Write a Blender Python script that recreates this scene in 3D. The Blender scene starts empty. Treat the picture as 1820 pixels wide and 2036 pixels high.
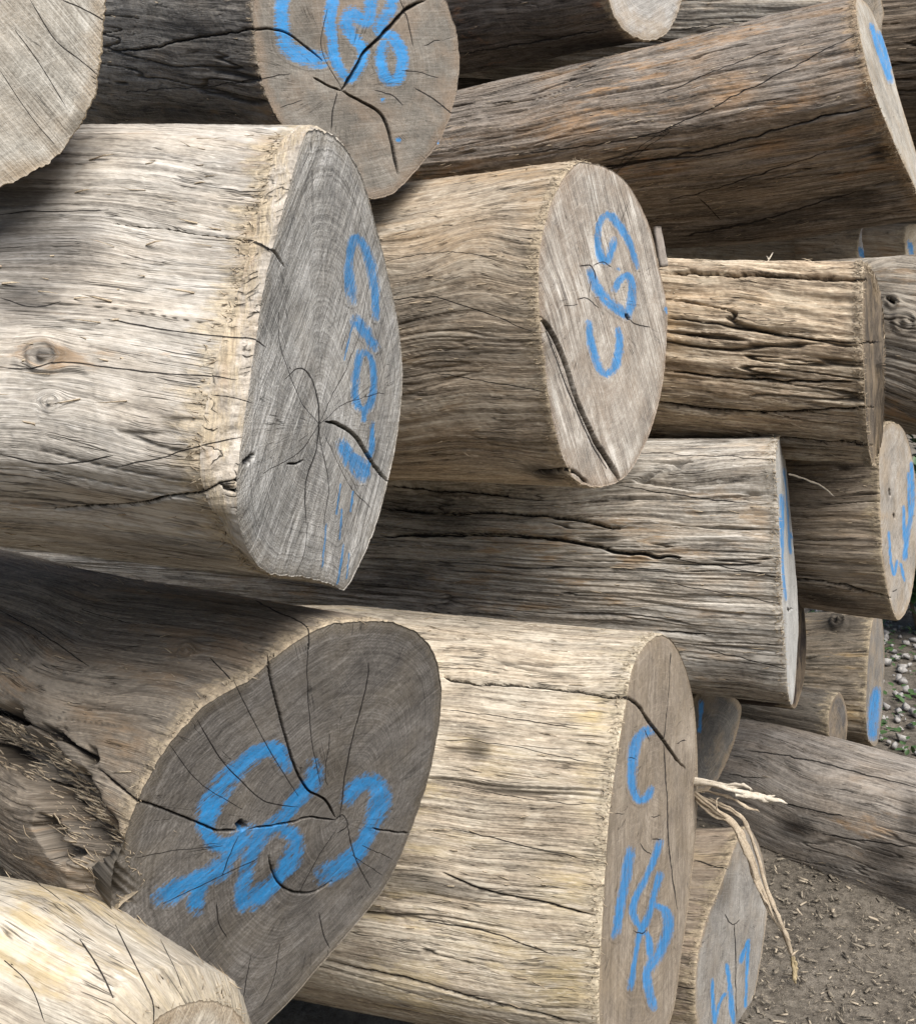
import bpy, math, random
import numpy as np
from mathutils import Vector, Matrix

random.seed(7); rng = np.random.default_rng(7)
scene = bpy.context.scene
C = scene.collection
F, CX, CY = 2066.0, 910.0, 1018.0          # photograph measured on a 1820 x 2036 sheet
H, PITCH = 1.62, math.radians(10)

# ------------------------------------------------------------------ camera
cd = bpy.data.cameras.new('camera'); cam = bpy.data.objects.new('camera', cd); C.objects.link(cam)
cd.sensor_fit = 'VERTICAL'; cd.sensor_height = 24; cd.lens = 24 * F / 2036; cd.clip_end = 2000; cd.clip_start = 0.02
cam.location = (0, 0, H); cam.rotation_euler = (math.pi / 2 - PITCH, 0, 0)
scene.camera = cam
cp, sp = math.cos(PITCH), math.sin(PITCH)
# camera frame used below: x right, y up, z = distance in front of the lens
Mcw = np.array([[1, 0, 0], [0, sp, cp], [0, cp, -sp]], float)     # (x, up, fwd) -> world
O = np.array([0, 0, H], float)
def to_world(p): return p @ Mcw.T + O
def to_cam(p): return (p - O) @ Mcw
def ray(px, py): return np.array([(px - CX) / F, -(py - CY) / F, 1.0])
def at(px, py, z): return to_world(ray(px, py) * z)
def on_ground(px, py, h=0.0):
    r = ray(px, py) @ Mcw.T
    return O + r * ((h - H) / r[2])

# ------------------------------------------------------------------ noise
def _hash(i, j, k, seed):
    h = (i.astype(np.int64) * 374761393 + j.astype(np.int64) * 668265263 + k.astype(np.int64) * 2147483647 + seed * 974634777) & 0xffffffff
    h = ((h ^ (h >> 13)) * 1274126177) & 0xffffffff
    h = ((h ^ (h >> 16)) * 2246822519) & 0xffffffff
    return ((h ^ (h >> 15)) & 0xffff).astype(np.float32) / 65535.0
def vn(p, seed=0):
    f = np.floor(p); i, j, k = f[..., 0], f[..., 1], f[..., 2]
    t = (p - f).astype(np.float32); t = t * t * t * (t * (t * 6 - 15) + 10)
    r = 0
    for a in (0, 1):
        for b in (0, 1):
            for c in (0, 1):
                w = (t[..., 0] if a else 1 - t[..., 0]) * (t[..., 1] if b else 1 - t[..., 1]) * (t[..., 2] if c else 1 - t[..., 2])
                r = r + w * _hash(i + a, j + b, k + c, seed)
    return r
def fbm(p, seed=0, o=3, g=.5):
    r = 0; a = 1; s = 0
    for q in range(o):
        r = r + a * vn(p * (2.03 ** q), seed + q * 17); s += a; a *= g
    return r / s

# ------------------------------------------------------------------ curves
def closed_spline(pts, n=24):
    P = np.array(pts, float); m = len(P); out = []
    for i in range(m):
        p0, p1, p2, p3 = P[i - 1], P[i], P[(i + 1) % m], P[(i + 2) % m]
        for t in np.linspace(0, 1, n, endpoint=False):
            out.append(.5 * ((2 * p1) + (-p0 + p2) * t + (2 * p0 - 5 * p1 + 4 * p2 - p3) * t * t + (-p0 + 3 * p1 - 3 * p2 + p3) * t ** 3))
    return np.array(out)
def open_spline(pts, n=6):
    P = np.array(pts, float)
    if len(P) < 3: return P
    P = np.vstack([2 * P[0] - P[1], P, 2 * P[-1] - P[-2]]); out = []
    for i in range(1, len(P) - 2):
        p0, p1, p2, p3 = P[i - 1], P[i], P[i + 1], P[i + 2]
        for t in np.linspace(0, 1, n, endpoint=False):
            out.append(.5 * ((2 * p1) + (-p0 + p2) * t + (2 * p0 - 5 * p1 + 4 * p2 - p3) * t * t + (-p0 + 3 * p1 - 3 * p2 + p3) * t ** 3))
    out.append(P[-2]); return np.array(out)
def poly_dist(q, pts, reach, signed=False):
    """distance from 2-D points q to a polyline, and how far along it (0..1)"""
    L = open_spline(pts)
    d = np.full(len(q), 1e6, np.float32); tt = np.zeros(len(q), np.float32); sg = np.ones(len(q), np.float32)
    lo, hi = L.min(0) - reach, L.max(0) + reach
    idx = np.nonzero((q[:, 0] > lo[0]) & (q[:, 0] < hi[0]) & (q[:, 1] > lo[1]) & (q[:, 1] < hi[1]))[0]
    if len(idx) == 0: return (d, tt, sg) if signed else (d, tt)
    s = q[idx]; best = np.full(len(s), 1e6); bt = np.zeros(len(s)); bs = np.ones(len(s)); n = len(L) - 1
    for i in range(n):
        a, b = L[i], L[i + 1]; ab = b - a; l2 = max((ab ** 2).sum(), 1e-9)
        t = np.clip(((s - a) @ ab) / l2, 0, 1)
        dd = np.hypot(s[:, 0] - a[0] - t * ab[0], s[:, 1] - a[1] - t * ab[1])
        m = dd < best; best[m] = dd[m]; bt[m] = (i + t[m]) / n; cr_ = ab[0] * (s[:, 1] - a[1]) - ab[1] * (s[:, 0] - a[0]); bs[m] = np.where(cr_[m] < 0, -1, 1)
    d[idx] = best; tt[idx] = bt; sg[idx] = bs
    return (d, tt, sg) if signed else (d, tt)
def sstep(a, b, x):
    t = np.clip((x - a) / (b - a), 0, 1); return t * t * (3 - 2 * t)

# ------------------------------------------------------------------ mesh building
def link_mesh(name, V, Q, mat, parent=None, attrs=None, smooth=True, T=None):
    me = bpy.data.meshes.new(name)
    V = np.ascontiguousarray(V, np.float32); me.vertices.add(len(V)); me.vertices.foreach_set('co', V.ravel())
    nq = 0 if Q is None else len(Q); nt = 0 if T is None else len(T)
    li = []; starts = []
    if nq: li.append(np.asarray(Q, np.int32).ravel()); starts.append(np.arange(nq) * 4)
    if nt: li.append(np.asarray(T, np.int32).ravel()); starts.append(nq * 4 + np.arange(nt) * 3)
    li = np.concatenate(li).astype(np.int32); starts = np.concatenate(starts).astype(np.int32)
    me.loops.add(len(li)); me.loops.foreach_set('vertex_index', li)
    me.polygons.add(nq + nt); me.polygons.foreach_set('loop_start', starts)
    me.update(calc_edges=True)
    if smooth: me.polygons.foreach_set('use_smooth', np.ones(len(me.polygons), bool))
    for k, v in (attrs or {}).items():
        if v.ndim == 2:
            a = me.attributes.new(k, 'FLOAT_VECTOR', 'POINT'); a.data.foreach_set('vector', np.ascontiguousarray(v, np.float32).ravel())
        else:
            a = me.attributes.new(k, 'FLOAT', 'POINT'); a.data.foreach_set('value', np.ascontiguousarray(v, np.float32))
    me.materials.append(mat)
    o = bpy.data.objects.new(name, me); C.objects.link(o)
    if parent is not None:
        o.parent = parent; o.matrix_parent_inverse = Matrix.Translation(-Vector(parent.location))
    return o
def thing(name, label, cat, loc, group=None):
    o = bpy.data.objects.new(name, None); C.objects.link(o); o.location = loc; o.empty_display_size = .05
    o['label'] = label; o['category'] = cat
    if group: o['group'] = group
    return o
def tag(o, label, cat, group=None):
    o['label'] = label; o['category'] = cat
    if group: o['group'] = group
    return o

# ------------------------------------------------------------------ node helpers
class NT:
    def __init__(s, name):
        s.m = bpy.data.materials.new(name); s.m.use_nodes = True; s.t = s.m.node_tree; s.n = s.t.nodes; s.l = s.t.links
        s.b = s.n['Principled BSDF']
    def _set(s, sock, v):
        if hasattr(v, 'is_linked') or isinstance(v, bpy.types.NodeSocket): s.l.new(v, sock)
        elif isinstance(v, (tuple, list)) and sock.type == 'RGBA' and len(v) == 3: sock.default_value = (*v, 1)
        else: sock.default_value = v
    def attr(s, name, kind='Fac'):
        a = s.n.new('ShaderNodeAttribute'); a.attribute_name = name; return a.outputs[kind]
    def m2(s, op, a, b=0.0, c=None, clamp=False):
        q = s.n.new('ShaderNodeMath'); q.operation = op; q.use_clamp = clamp
        s._set(q.inputs[0], a); s._set(q.inputs[1], b)
        if c is not None: s._set(q.inputs[2], c)
        return q.outputs[0]
    def v2(s, op, a, b):
        q = s.n.new('ShaderNodeVectorMath'); q.operation = op
        s._set(q.inputs[0], a)
        if op == 'SCALE': s._set(q.inputs[3], b)
        else: s._set(q.inputs[1], b)
        return q.outputs[0]
    def noise(s, vec, scale=1.0, detail=2.0, rough=.5, dist=0.0, out='Fac'):
        q = s.n.new('ShaderNodeTexNoise'); s._set(q.inputs['Vector'], vec); q.inputs['Scale'].default_value = scale
        q.inputs['Detail'].default_value = detail; q.inputs['Roughness'].default_value = rough; q.inputs['Distortion'].default_value = dist
        return q.outputs[out]
    def noise1(s, w, scale, detail=2.0, rough=.5):
        q = s.n.new('ShaderNodeTexNoise'); q.noise_dimensions = '1D'; s._set(q.inputs['W'], w); q.inputs['Scale'].default_value = scale
        q.inputs['Detail'].default_value = detail; q.inputs['Roughness'].default_value = rough
        return q.outputs['Fac']
    def ramp(s, fac, stops):
        q = s.n.new('ShaderNodeValToRGB'); s._set(q.inputs[0], fac); e = q.color_ramp.elements
        while len(e) < len(stops): e.new(.5)
        for k, (p, c) in enumerate(stops): e[k].position = p; e[k].color = (*c, 1) if len(c) == 3 else c
        return q.outputs[0]
    def mr(s, v, a, b, c=0.0, d=1.0, smooth=False):
        q = s.n.new('ShaderNodeMapRange'); q.clamp = True
        if smooth: q.interpolation_type = 'SMOOTHSTEP'
        s._set(q.inputs[0], v)
        for k, x in zip((1, 2, 3, 4), (a, b, c, d)): s._set(q.inputs[k], x)
        return q.outputs[0]
    def mix(s, f, a, b, mode='MIX'):
        q = s.n.new('ShaderNodeMix'); q.data_type = 'RGBA'; q.blend_type = mode
        s._set(q.inputs[0], f); s._set(q.inputs[6], a); s._set(q.inputs[7], b)
        return q.outputs[2]
    def bump(s, h, dist, strength=1.0, normal=None):
        q = s.n.new('ShaderNodeBump'); s._set(q.inputs['Height'], h); q.inputs['Distance'].default_value = dist; q.inputs['Strength'].default_value = strength
        if normal is not None: s.l.new(normal, q.inputs['Normal'])
        return q.outputs[0]
    def done(s, col, normal=None, rough=.85, spec=.25):
        s._set(s.b.inputs['Base Color'], col); s._set(s.b.inputs['Roughness'], rough)
        s.b.inputs['Specular IOR Level'].default_value = spec
        if normal is not None: s.l.new(normal, s.b.inputs['Normal'])
        return s.m

def side_material(name, dark, mid, pale, ochre=(.36, .22, .10), och=.35, grime=.3, contrast=1.0, fiss=.5, edge=(.42, .33, .20), seed=0.0, bumpd=.0035):
    m = NT(name); p = m.v2('ADD', m.attr('gc', 'Vector'), (seed * 3.1, seed * 7.7, seed * 1.3))
    w = m.v2('SCALE', m.v2('SUBTRACT', m.noise(p, 9, 3, out='Color'), (.5, .5, .5)), .007)
    w = m.v2('MULTIPLY', w, (0, 1, 1)); p = m.v2('ADD', p, w)
    S = lambda a, b: m.v2('MULTIPLY', p, (a, b, b))
    fib = m.noise(S(7, 300), 1, 5, .7)
    fib2 = m.noise(S(3, 95), 1, 5, .65)
    strk = m.noise(S(1.2, 30), 1, 5, .6)
    blot = m.noise(S(4, 9), 1, 6, .6)
    blo2 = m.noise(S(1.6, 3.2), 1, 3, .6)
    speck = m.noise(S(110, 330), 1, 3, .6)
    v = m.m2('MULTIPLY_ADD', fib, .52, m.m2('MULTIPLY_ADD', fib2, .42, m.m2('MULTIPLY_ADD', strk, .22, m.m2('MULTIPLY', blot, .24))))
    v = m.m2('MULTIPLY_ADD', m.m2('SUBTRACT', speck, .5), .22, v)
    worn = m.mr(m.noise(S(6, 11), 1, 4, .6), .50, .62, 0, .6)
    v = m.m2('ADD', m.m2('MULTIPLY', v, m.m2('SUBTRACT', 1.0, worn)), m.m2('MULTIPLY', worn, m.m2('MULTIPLY_ADD', m.m2('SUBTRACT', m.noise(S(25, 60), 1, 5, .7), .5), .7, .74)))
    v = m.mr(v, .70 - .155 / contrast, .70 + .15 / contrast)
    col = m.ramp(v, [(0, dark), (.3, tuple(.45 * a + .55 * b for a, b in zip(dark, mid))), (.56, mid), (.8, tuple(.5 * a + .5 * b for a, b in zip(mid, pale))), (1, pale)])
    # hue drift: grey weathered / tan
    hue = m.noise(S(5, 22), 1, 4, .6)
    col = m.mix(m.mr(hue, .42, .62, 0, .5), col, m.mix(1, col, (1.08, .98, .86), 'MULTIPLY'))
    o1 = m.mr(m.noise(S(6, 26), 1.0, 6, .68), .60 - .12 * och, .68 - .10 * och, 0, .8)
    o1 = m.m2('MULTIPLY', o1, m.mr(blo2, .45, .6))
    o1 = m.m2('MAXIMUM', o1, m.m2('MULTIPLY', m.attr('oc'), m.mr(m.noise(S(12, 60), 1, 5, .7), .38, .56)))
    col = m.mix(o1, col, m.mix(m.mr(fib2, .3, .7), tuple(c * .55 for c in ochre), tuple(c * 1.25 for c in ochre)))
    hair = m.noise(S(5, 560), 1, 3, .6)
    col = m.mix(m.mr(hair, .43, .34, 0, m.m2('MULTIPLY_ADD', worn, -.7, .55)), col, m.mix(1, col, (.34, .32, .30), 'MULTIPLY'))
    flk = m.m2('MULTIPLY', m.mr(m.noise(S(38, 240), 1, 3, .6), .60, .68), m.mr(blot, .45, .6, .15, .65))
    col = m.mix(flk, col, tuple(min(.8, c * 1.12) for c in pale))
    g = m.mr(m.m2('ADD', blot, m.m2('MULTIPLY', m.m2('SUBTRACT', fib2, .5), .6)), .53, .68, 0, grime)
    sc = m.mr(m.m2('ADD', m.noise(S(9, 14), 1, 5, .65), m.m2('MULTIPLY', m.m2('SUBTRACT', fib2, .5), .5)), .56, .66, 0, .45)
    col = m.mix(sc, col, tuple(.25 * a + .75 * b for a, b in zip(mid, pale)))
    g = m.m2('MAXIMUM', g, m.m2('MULTIPLY', m.attr('dk'), m.mr(m.m2('MULTIPLY_ADD', m.attr('dk'), 1.25, m.noise(S(14, 45), 1, 6, .7)), .65, 1.15)))  # dk blobs: stains, and on some logs shade painted into the colour
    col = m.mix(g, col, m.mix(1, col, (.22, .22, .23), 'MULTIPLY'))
    # fine dark checks following the grain
    ck = m.noise(S(2.3, 62), 1, 2.5, .55)
    ck = m.m2('ABSOLUTE', m.m2('SUBTRACT', ck, .5))
    ck = m.m2('MULTIPLY', m.mr(ck, .0, .014, 1, 0), m.mr(m.noise(S(6, 20), 1.3, 3), .58 - .12 * fiss, .66 - .1 * fiss))
    ck2 = m.m2('ABSOLUTE', m.m2('SUBTRACT', m.noise(S(6, 150), 1, 2, .5), .5))
    ck2 = m.m2('MULTIPLY', m.mr(ck2, .0, .03, 1, 0), m.mr(m.noise(S(14, 40), 1, 3), .54, .62, 0, .8))
    ck = m.m2('MAXIMUM', ck, ck2)
    crk = m.m2('MAXIMUM', m.m2('MULTIPLY', ck, .8), m.m2('MAXIMUM', m.attr('crack'), m.m2('MULTIPLY', m.mr(m.m2('ADD', m.m2('ABSOLUTE', m.attr('cs')), m.m2('MULTIPLY', m.m2('SUBTRACT', speck, .5), 1.3)), .6, 1.2, 1, 0), m.mr(m.attr('cu'), 3.2, 4.6, 1, 0))))
    # torn pale fibres next to the saw cut
    e = m.m2('ADD', m.attr('endd'), m.m2('MULTIPLY', m.m2('SUBTRACT', m.noise(S(20, 60), 1, 5, .7), .5), .16))
    ef = m.mr(e, .008, .034, .7, 0)
    ecol = m.mix(m.mr(m.noise(S(90, 120), 1, 4, .7), .35, .65), tuple(c * .5 for c in edge), tuple(min(c * 1.3, .8) for c in edge))
    col = m.mix(ef, col, ecol)
    hs = m.n.new('ShaderNodeHueSaturation'); hs.inputs['Saturation'].default_value = .86; m.l.new(col, hs.inputs['Color']); col = hs.outputs[0]
    col = m.mix(m.m2('MULTIPLY', crk, .93, clamp=True), col, (.012, .010, .009))
    h = m.m2('MULTIPLY_ADD', fib, .30, m.m2('MULTIPLY_ADD', fib2, .55, m.m2('MULTIPLY_ADD', speck, .16, m.m2('MULTIPLY', strk, .5))))
    h = m.m2('MULTIPLY_ADD', flk, .12, m.m2('MULTIPLY_ADD', hair, .25, m.m2('SUBTRACT', h, m.m2('MULTIPLY', crk, .9))))
    h = m.m2('MULTIPLY_ADD', m.m2('MULTIPLY', ef, m.noise(S(160, 200), 1, 3, .6)), .5, h)
    return m.done(col, m.bump(h, bumpd), m.mr(v, 0, 1, .95, .72), .2)

def face_material(name, dark, mid, pale, saw_angle=0.6, saw=.5, ring=.5, rays=.4, tan=(.36, .27, .17), tanamt=.5, mould=.4, seed=0.0, blue=(.010, .195, .46), bumpd=.002):
    m = NT(name); fc = m.attr('fc', 'Vector'); rn = m.attr('rn'); dr = m.attr('dr', 'Vector'); edge = m.attr('rim')
    p = m.v2('ADD', fc, (seed * 2.3, seed * 1.7, seed))
    wob = m.m2('MULTIPLY', m.m2('SUBTRACT', m.noise(p, 9, 4), .5), .022)
    r2 = m.m2('ADD', rn, wob)
    rg = m.noise1(m.m2('ADD', r2, seed), 190, 4, .62)
    rgf = m.m2('SINE', m.m2('MULTIPLY', m.m2('ADD', r2, m.m2('MULTIPLY', rg, .004)), 1500))
    cr = m.n.new('ShaderNodeCombineXYZ'); m.l.new(m.m2('MULTIPLY', rn, 9.0), cr.inputs[2])
    ry = m.noise(m.v2('ADD', m.v2('MULTIPLY', dr, (55, 55, 0)), cr.outputs[0]), 1, 4, .65)
    mp = m.n.new('ShaderNodeMapping'); mp.inputs['Rotation'].default_value = (0, 0, saw_angle); m.l.new(p, mp.inputs[0])
    sv = m.v2('ADD', mp.outputs[0], m.v2('SCALE', m.noise(p, 3, 1, out='Color'), .05))
    sw = m.noise(m.v2('MULTIPLY', sv, (9, 330, 1)), 1, 4, .65)
    sw2 = m.noise(m.v2('MULTIPLY', sv, (3, 60, 1)), 1, 4, .6)
    blot = m.noise(p, 7, 6, .62); blo2 = m.noise(p, 24, 5, .65); sp_ = m.noise(p, 420, 3, .65); sp2 = m.noise(p, 110, 4, .7)
    sm = m.mr(m.noise(p, 4.5, 2), .38, .6, .35, 1)      # saw marks come and go
    v = m.m2('MULTIPLY', blot, .45)
    for t, k in ((rg, .55 * ring), (m.m2('MULTIPLY', rgf, .5), .10 * ring), (ry, .5 * rays), (m.m2('MULTIPLY', m.m2('SUBTRACT', sw, .5), sm), .85 * saw), (m.m2('MULTIPLY', m.m2('SUBTRACT', sw2, .5), sm), .75 * saw), (sp_, .28), (sp2, .22), (blo2, .22)):
        v = m.m2('MULTIPLY_ADD', t, k, v)
    mean = .225 + .275 * ring + .25 * rays + .14 + .11 + .11
    v = m.mr(v, mean - .17, mean + .18)
    col = m.ramp(v, [(0, dark), (.28, tuple(.5 * a + .5 * b for a, b in zip(dark, mid))), (.55, mid), (1, pale)])
    col = m.mix(m.mr(m.noise(p, 10, 5, .6), .45, .62, 0, tanamt), col, m.mix(m.mr(sp2, .3, .7), tuple(c * .6 for c in tan), tan))
    rimf = m.mr(m.m2('ADD', edge, m.m2('MULTIPLY', m.m2('SUBTRACT', blo2, .5), .05)), .004, .02, .6, 0)
    col = m.mix(rimf, col, m.mix(m.mr(sp_, .35, .65), tuple(c * .45 for c in tan), tuple(c * 1.1 for c in tan)))
    mo = m.mr(m.m2('ADD', m.noise(p, 5.5, 4, .6), m.m2('MULTIPLY', sp2, .25)), .66, .82, 0, mould)
    mo = m.m2('MAXIMUM', mo, m.m2('MULTIPLY', m.attr('dk'), m.mr(m.m2('ADD', m.attr('dk'), sp2), .8, 1.1)))
    col = m.mix(mo, col, m.mix(1, col, (.30, .31, .31), 'MULTIPLY'))
    col = m.mix(m.m2('MULTIPLY', m.attr('oc'), m.mr(blo2, .35, .6)), col, tan)
    hl = m.noise(m.v2('MULTIPLY', sv, (14, 700, 1)), 1, 3, .6); hl2 = m.noise(m.v2('MULTIPLY', sv, (500, 9, 1)), 1, 2, .5)
    col = m.mix(m.mr(hl, .43, .35, 0, .5), col, m.mix(1, col, (.45, .43, .41), 'MULTIPLY'))
    col = m.mix(m.m2('MULTIPLY', m.mr(hl, .58, .66), .4), col, pale)
    col = m.mix(m.m2('MULTIPLY', m.mr(hl2, .60, .68), .25), col, pale)
    # blue marking paint: dry and broken where the wood is rough
    pt = m.attr('paint')
    cov = m.m2('ADD', pt, m.m2('MULTIPLY', m.m2('SUBTRACT', m.m2('MULTIPLY_ADD', hl, .55, m.m2('MULTIPLY_ADD', sw, .35, m.m2('MULTIPLY_ADD', blo2, .35, m.m2('MULTIPLY', sp2, .6)))), .925), 4.2))
    pm = m.mr(cov, .26, .86)
    pm = m.m2('MULTIPLY', pm, m.mr(pt, .03, .25))
    pcol = m.mix(m.mr(sw2, .3, .7), tuple(c * .8 for c in blue), tuple(min(1, c * 1.25 + .01) for c in blue))
    pcol = m.mix(m.mr(sp2, .40, .62, .0, .22), pcol, col)
    col = m.mix(m.m2('MULTIPLY', pm, .95), col, pcol)
    crk = m.m2('MAXIMUM', m.attr('crack'), m.m2('MULTIPLY', m.mr(m.m2('ADD', m.m2('ABSOLUTE', m.attr('cs')), m.m2('MULTIPLY', m.m2('SUBTRACT', sp2, .5), 1.3)), .6, 1.2, 1, 0), m.mr(m.attr('cu'), 3.2, 4.6, 1, 0)))
    # short natural checks
    ck = m.m2('ABSOLUTE', m.m2('SUBTRACT', m.noise(m.v2('ADD', m.v2('MULTIPLY', dr, (9, 9, 0)), m.v2('SCALE', cr.outputs[0], .25)), 1, 3, .6), .5))
    ck = m.m2('MULTIPLY', m.mr(ck, 0, .006, 1, 0), m.mr(m.noise(p, 18, 3), .52, .6, 0, .75))
    crk = m.m2('MAXIMUM', crk, ck)
    col = m.mix(m.m2('MULTIPLY', crk, .93, clamp=True), col, (.012, .010, .009))
    h = m.m2('MULTIPLY', sp_, .25)
    for t, k in ((sw, .55 * saw), (sw2, .9 * saw), (rg, .35 * ring), (ry, .3 * rays), (sp2, .3)):
        h = m.m2('MULTIPLY_ADD', t, k, h)
    h = m.m2('SUBTRACT', h, m.m2('MULTIPLY', crk, .6))
    return m.done(col, m.bump(h, bumpd), m.mr(pm, 0, 1, .88, .6), .25)

def plain_wood(name, a, b, seed=0.0):
    m = NT(name); tc = m.n.new('ShaderNodeTexCoord').outputs['Object']; p = m.v2('ADD', tc, (seed,) * 3)
    n1 = m.noise(p, 45, 6, .75); n2 = m.noise(p, 400, 3, .6)
    v = m.mr(m.m2('MULTIPLY_ADD', n2, .5, m.m2('MULTIPLY', n1, .7)), .42, .78)
    return m.done(m.mix(v, a, b), m.bump(n2, .001), .9, .15)

# ------------------------------------------------------------------ the log builder
VIEW_CAM = []
def log(label, outline, centre, z, nrm, far, near=None, zoff=0.0, pith=None, body=None, face=None, cracks=(), strokes=(), darks=(), ochres=(),
        res=1.0, fres=1.0, extra=0.9, low=.006, groove=.002, deep=.003, warp=.03, seed=1, rag=.0018, mids=(), fibres=0, fib_mat=None, lumps=(), name='log', chunky=0.0):
    """outline: rim of the sawn end as seen; centre, z, nrm: where its plane stands; far: (px, py, height) of the trunk where it leaves view"""
    nc = plane_fit(outline, centre, nrm)                        # the tilt at which the rim is as round as a sawn trunk
    P0 = ray(*centre) * z
    up = np.array([0, 1.0, 0]); v = up - nc * (up @ nc); v /= np.linalg.norm(v); u = np.cross(v, nc)
    if u[0] * nc[2] > 0 and False: u = -u
    def unproj(pts, off=0.0):
        pts = np.asarray(pts, float); R = np.stack([(pts[:, 0] - CX) / F, -(pts[:, 1] - CY) / F, np.ones(len(pts))], 1)
        t = ((P0 + nc * off) @ nc) / (R @ nc); return R * t[:, None]
    def radial(pts, off=0.0):
        X = unproj(closed_spline(pts), off) - P0 - nc * off
        a = np.arctan2(X @ v, X @ u); r = np.hypot(X @ v, X @ u); o = np.argsort(a); return a[o], r[o]
    a0, r0 = radial(outline)
    Rm = float(r0.mean())
    Nt = int(max(160, 2 * math.pi * Rm / (.0021 / res / fres)))
    th = np.linspace(-math.pi, math.pi, Nt, endpoint=False)
    per = lambda a, r: np.interp(th, np.r_[a - 2 * math.pi, a, a + 2 * math.pi], np.r_[r, r, r])
    R0 = per(a0, r0)
    cth, sth = np.cos(th), np.sin(th)
    R0 = R0 + rag * (fbm(np.stack([cth * 26, sth * 26, 0 * th + seed], 1), seed, 4, .7) - .5) * 2.2
    chamfer = None
    if near is not None:                                     # a torn or sloped band between trunk and sawn end
        a1, r1 = radial(near, -zoff); chamfer = per(a1, r1)
        chamfer = chamfer + rag * 2 * (fbm(np.stack([cth * 14, sth * 14, 0 * th + seed], 1), seed + 5, 4, .7) - .5) * 2.2
    # path of the trunk
    X0, Y0 = P0[0], P0[1]
    hpx = (v[1] * R0.max() * 2) * F / z
    hpx = (np.ptp((np.outer(R0 * cth, u) + np.outer(R0 * sth, v) + P0)[:, 1])) * F / z
    def far3(fx, fy, h, zz=None):
        if zz is None:
            kx = (fx - CX) / F; t = (kx * z - X0) / (-nc[0] - kx * (-nc[2])); zz = z - t * nc[2]
        return np.array([(fx - CX) / F * zz, -(fy - CY) / F * zz, zz]), h / hpx * zz / z
    path = [(P0, 1.0)] + [far3(*m_) for m_ in mids] + [far3(*far)]
    # angles for the trunk: finer on the side turned to the viewer
    pd = pathdir = path[1][0] - P0; pathdir = pathdir / np.linalg.norm(pathdir)
    D0 = np.outer(np.cos(th), u) + np.outer(np.sin(th), v); Dp = D0 - np.outer(D0 @ pathdir, pathdir)
    wt = np.where(Dp @ P0 < .15, 1.0, .28) / fres; cw = np.r_[0, np.cumsum(wt)]; Nf, thf = Nt, th
    Nt = int(cw[-1]); thb = np.interp(np.arange(Nt) * cw[-1] / Nt, cw, np.r_[th, math.pi])
    per2 = lambda a: np.interp(thb, np.r_[thf, math.pi], np.r_[a, a[0]])
    R0f, chf = R0, chamfer; R0 = per2(R0); chamfer = None if chf is None else per2(chf); th = thb; cth, sth = np.cos(th), np.sin(th)
    # cumulative length
    pts3 = np.array([p for p, s in path]); sc = np.array([s for p, s in path])
    cl = np.r_[0, np.cumsum(np.linalg.norm(np.diff(pts3, axis=0), axis=1))]
    Lv = cl[-1]
    d_end = (pts3[-1] - pts3[-2]) / np.linalg.norm(pts3[-1] - pts3[-2])
    pts3 = np.vstack([pts3, pts3[-1] + d_end * extra]); sc = np.r_[sc, sc[-1] * .97]; cl = np.r_[cl, Lv + extra]
    ds = .0034 / res / (1.0 if fres == 1 else 1.7)
    s0 = zoff if near is not None else 0.0
    srow = [s0 + .0] + [s0 + .0015, s0 + .003] + list(np.arange(s0 + .006, Lv + .06, ds)) + list(np.arange(Lv + .06, Lv + extra, .05)) + [Lv + extra]
    srow = np.array(srow); Ns = len(srow)
    Cp = np.stack([np.interp(srow, cl, pts3[:, k]) for k in range(3)], 1)
    if len(mids):
        # smooth the path
        from_k = np.ones(41) / 41
        q = np.arange(0, Lv + extra + .01, .01); Q = np.stack([np.convolve(np.pad(np.interp(q, cl, pts3[:, k]), 20, 'reflect', reflect_type='odd'), from_k, 'valid') for k in range(3)], 1)
        Cp = np.stack([np.interp(srow, q, Q[:, k]) for k in range(3)], 1); Cp = Cp + (P0 - Q[0]) * np.exp(-srow / .1)[:, None]
    Sc = np.interp(srow, cl, sc)
    ax = (pts3[1] - pts3[0]); ax /= np.linalg.norm(ax)
    base = R0 if chamfer is None else chamfer
    k = max(3, int(Nt * .035)) | 1; ker = np.hanning(k + 2)[1:-1]; ker /= ker.sum()
    Rs = np.convolve(np.r_[base[-k:], base, base[:k]], ker, 'same')[k:-k]
    f = np.exp(-(srow - s0) / .03)[:, None]
    RR = (base * f + Rs * (1 - f)) * Sc[:, None]
    # grain warp
    wn = fbm(np.stack([srow * 3.0, 0 * srow, 0 * srow + seed], 1), seed + 3, 2) - .5
    thw = th[None, :] + warp * 4 * wn[:, None] + warp * 3 * (fbm(np.stack(np.broadcast_arrays(srow[:, None] * 4, cth[None] * 1.6, sth[None] * 1.6), -1), seed + 9, 2) - .5)
    g = np.stack([np.broadcast_to(srow[:, None], thw.shape), Rm * np.cos(thw), Rm * np.sin(thw)], -1)
    for (kx_, ky_, kr, kh) in lumps:                        # knots: grain flows round them
        q3 = Cp[:, None, :] + (RR * cth)[..., None] * u + (RR * sth)[..., None] * v
        qx = CX + F * q3[..., 0] / q3[..., 2]; qy = CY - F * q3[..., 1] / q3[..., 2]
        dd = np.hypot(qx - kx_, qy - ky_); fr = (q3[..., 0] * (cth * u[0] + sth * v[0]) + q3[..., 2] * (cth * u[2] + sth * v[2])) < 0
        bmp = np.exp(-(dd / kr) ** 2) * fr
        RR = RR + kh * bmp * (1 + .5 * np.cos(dd / kr * 7))
        g[..., 0] += .05 * bmp * np.sin(dd / kr * 3); thw = thw + .06 * bmp * np.sign(qy - ky_)
        g[..., 1] = Rm * np.cos(thw); g[..., 2] = Rm * np.sin(thw)
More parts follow.
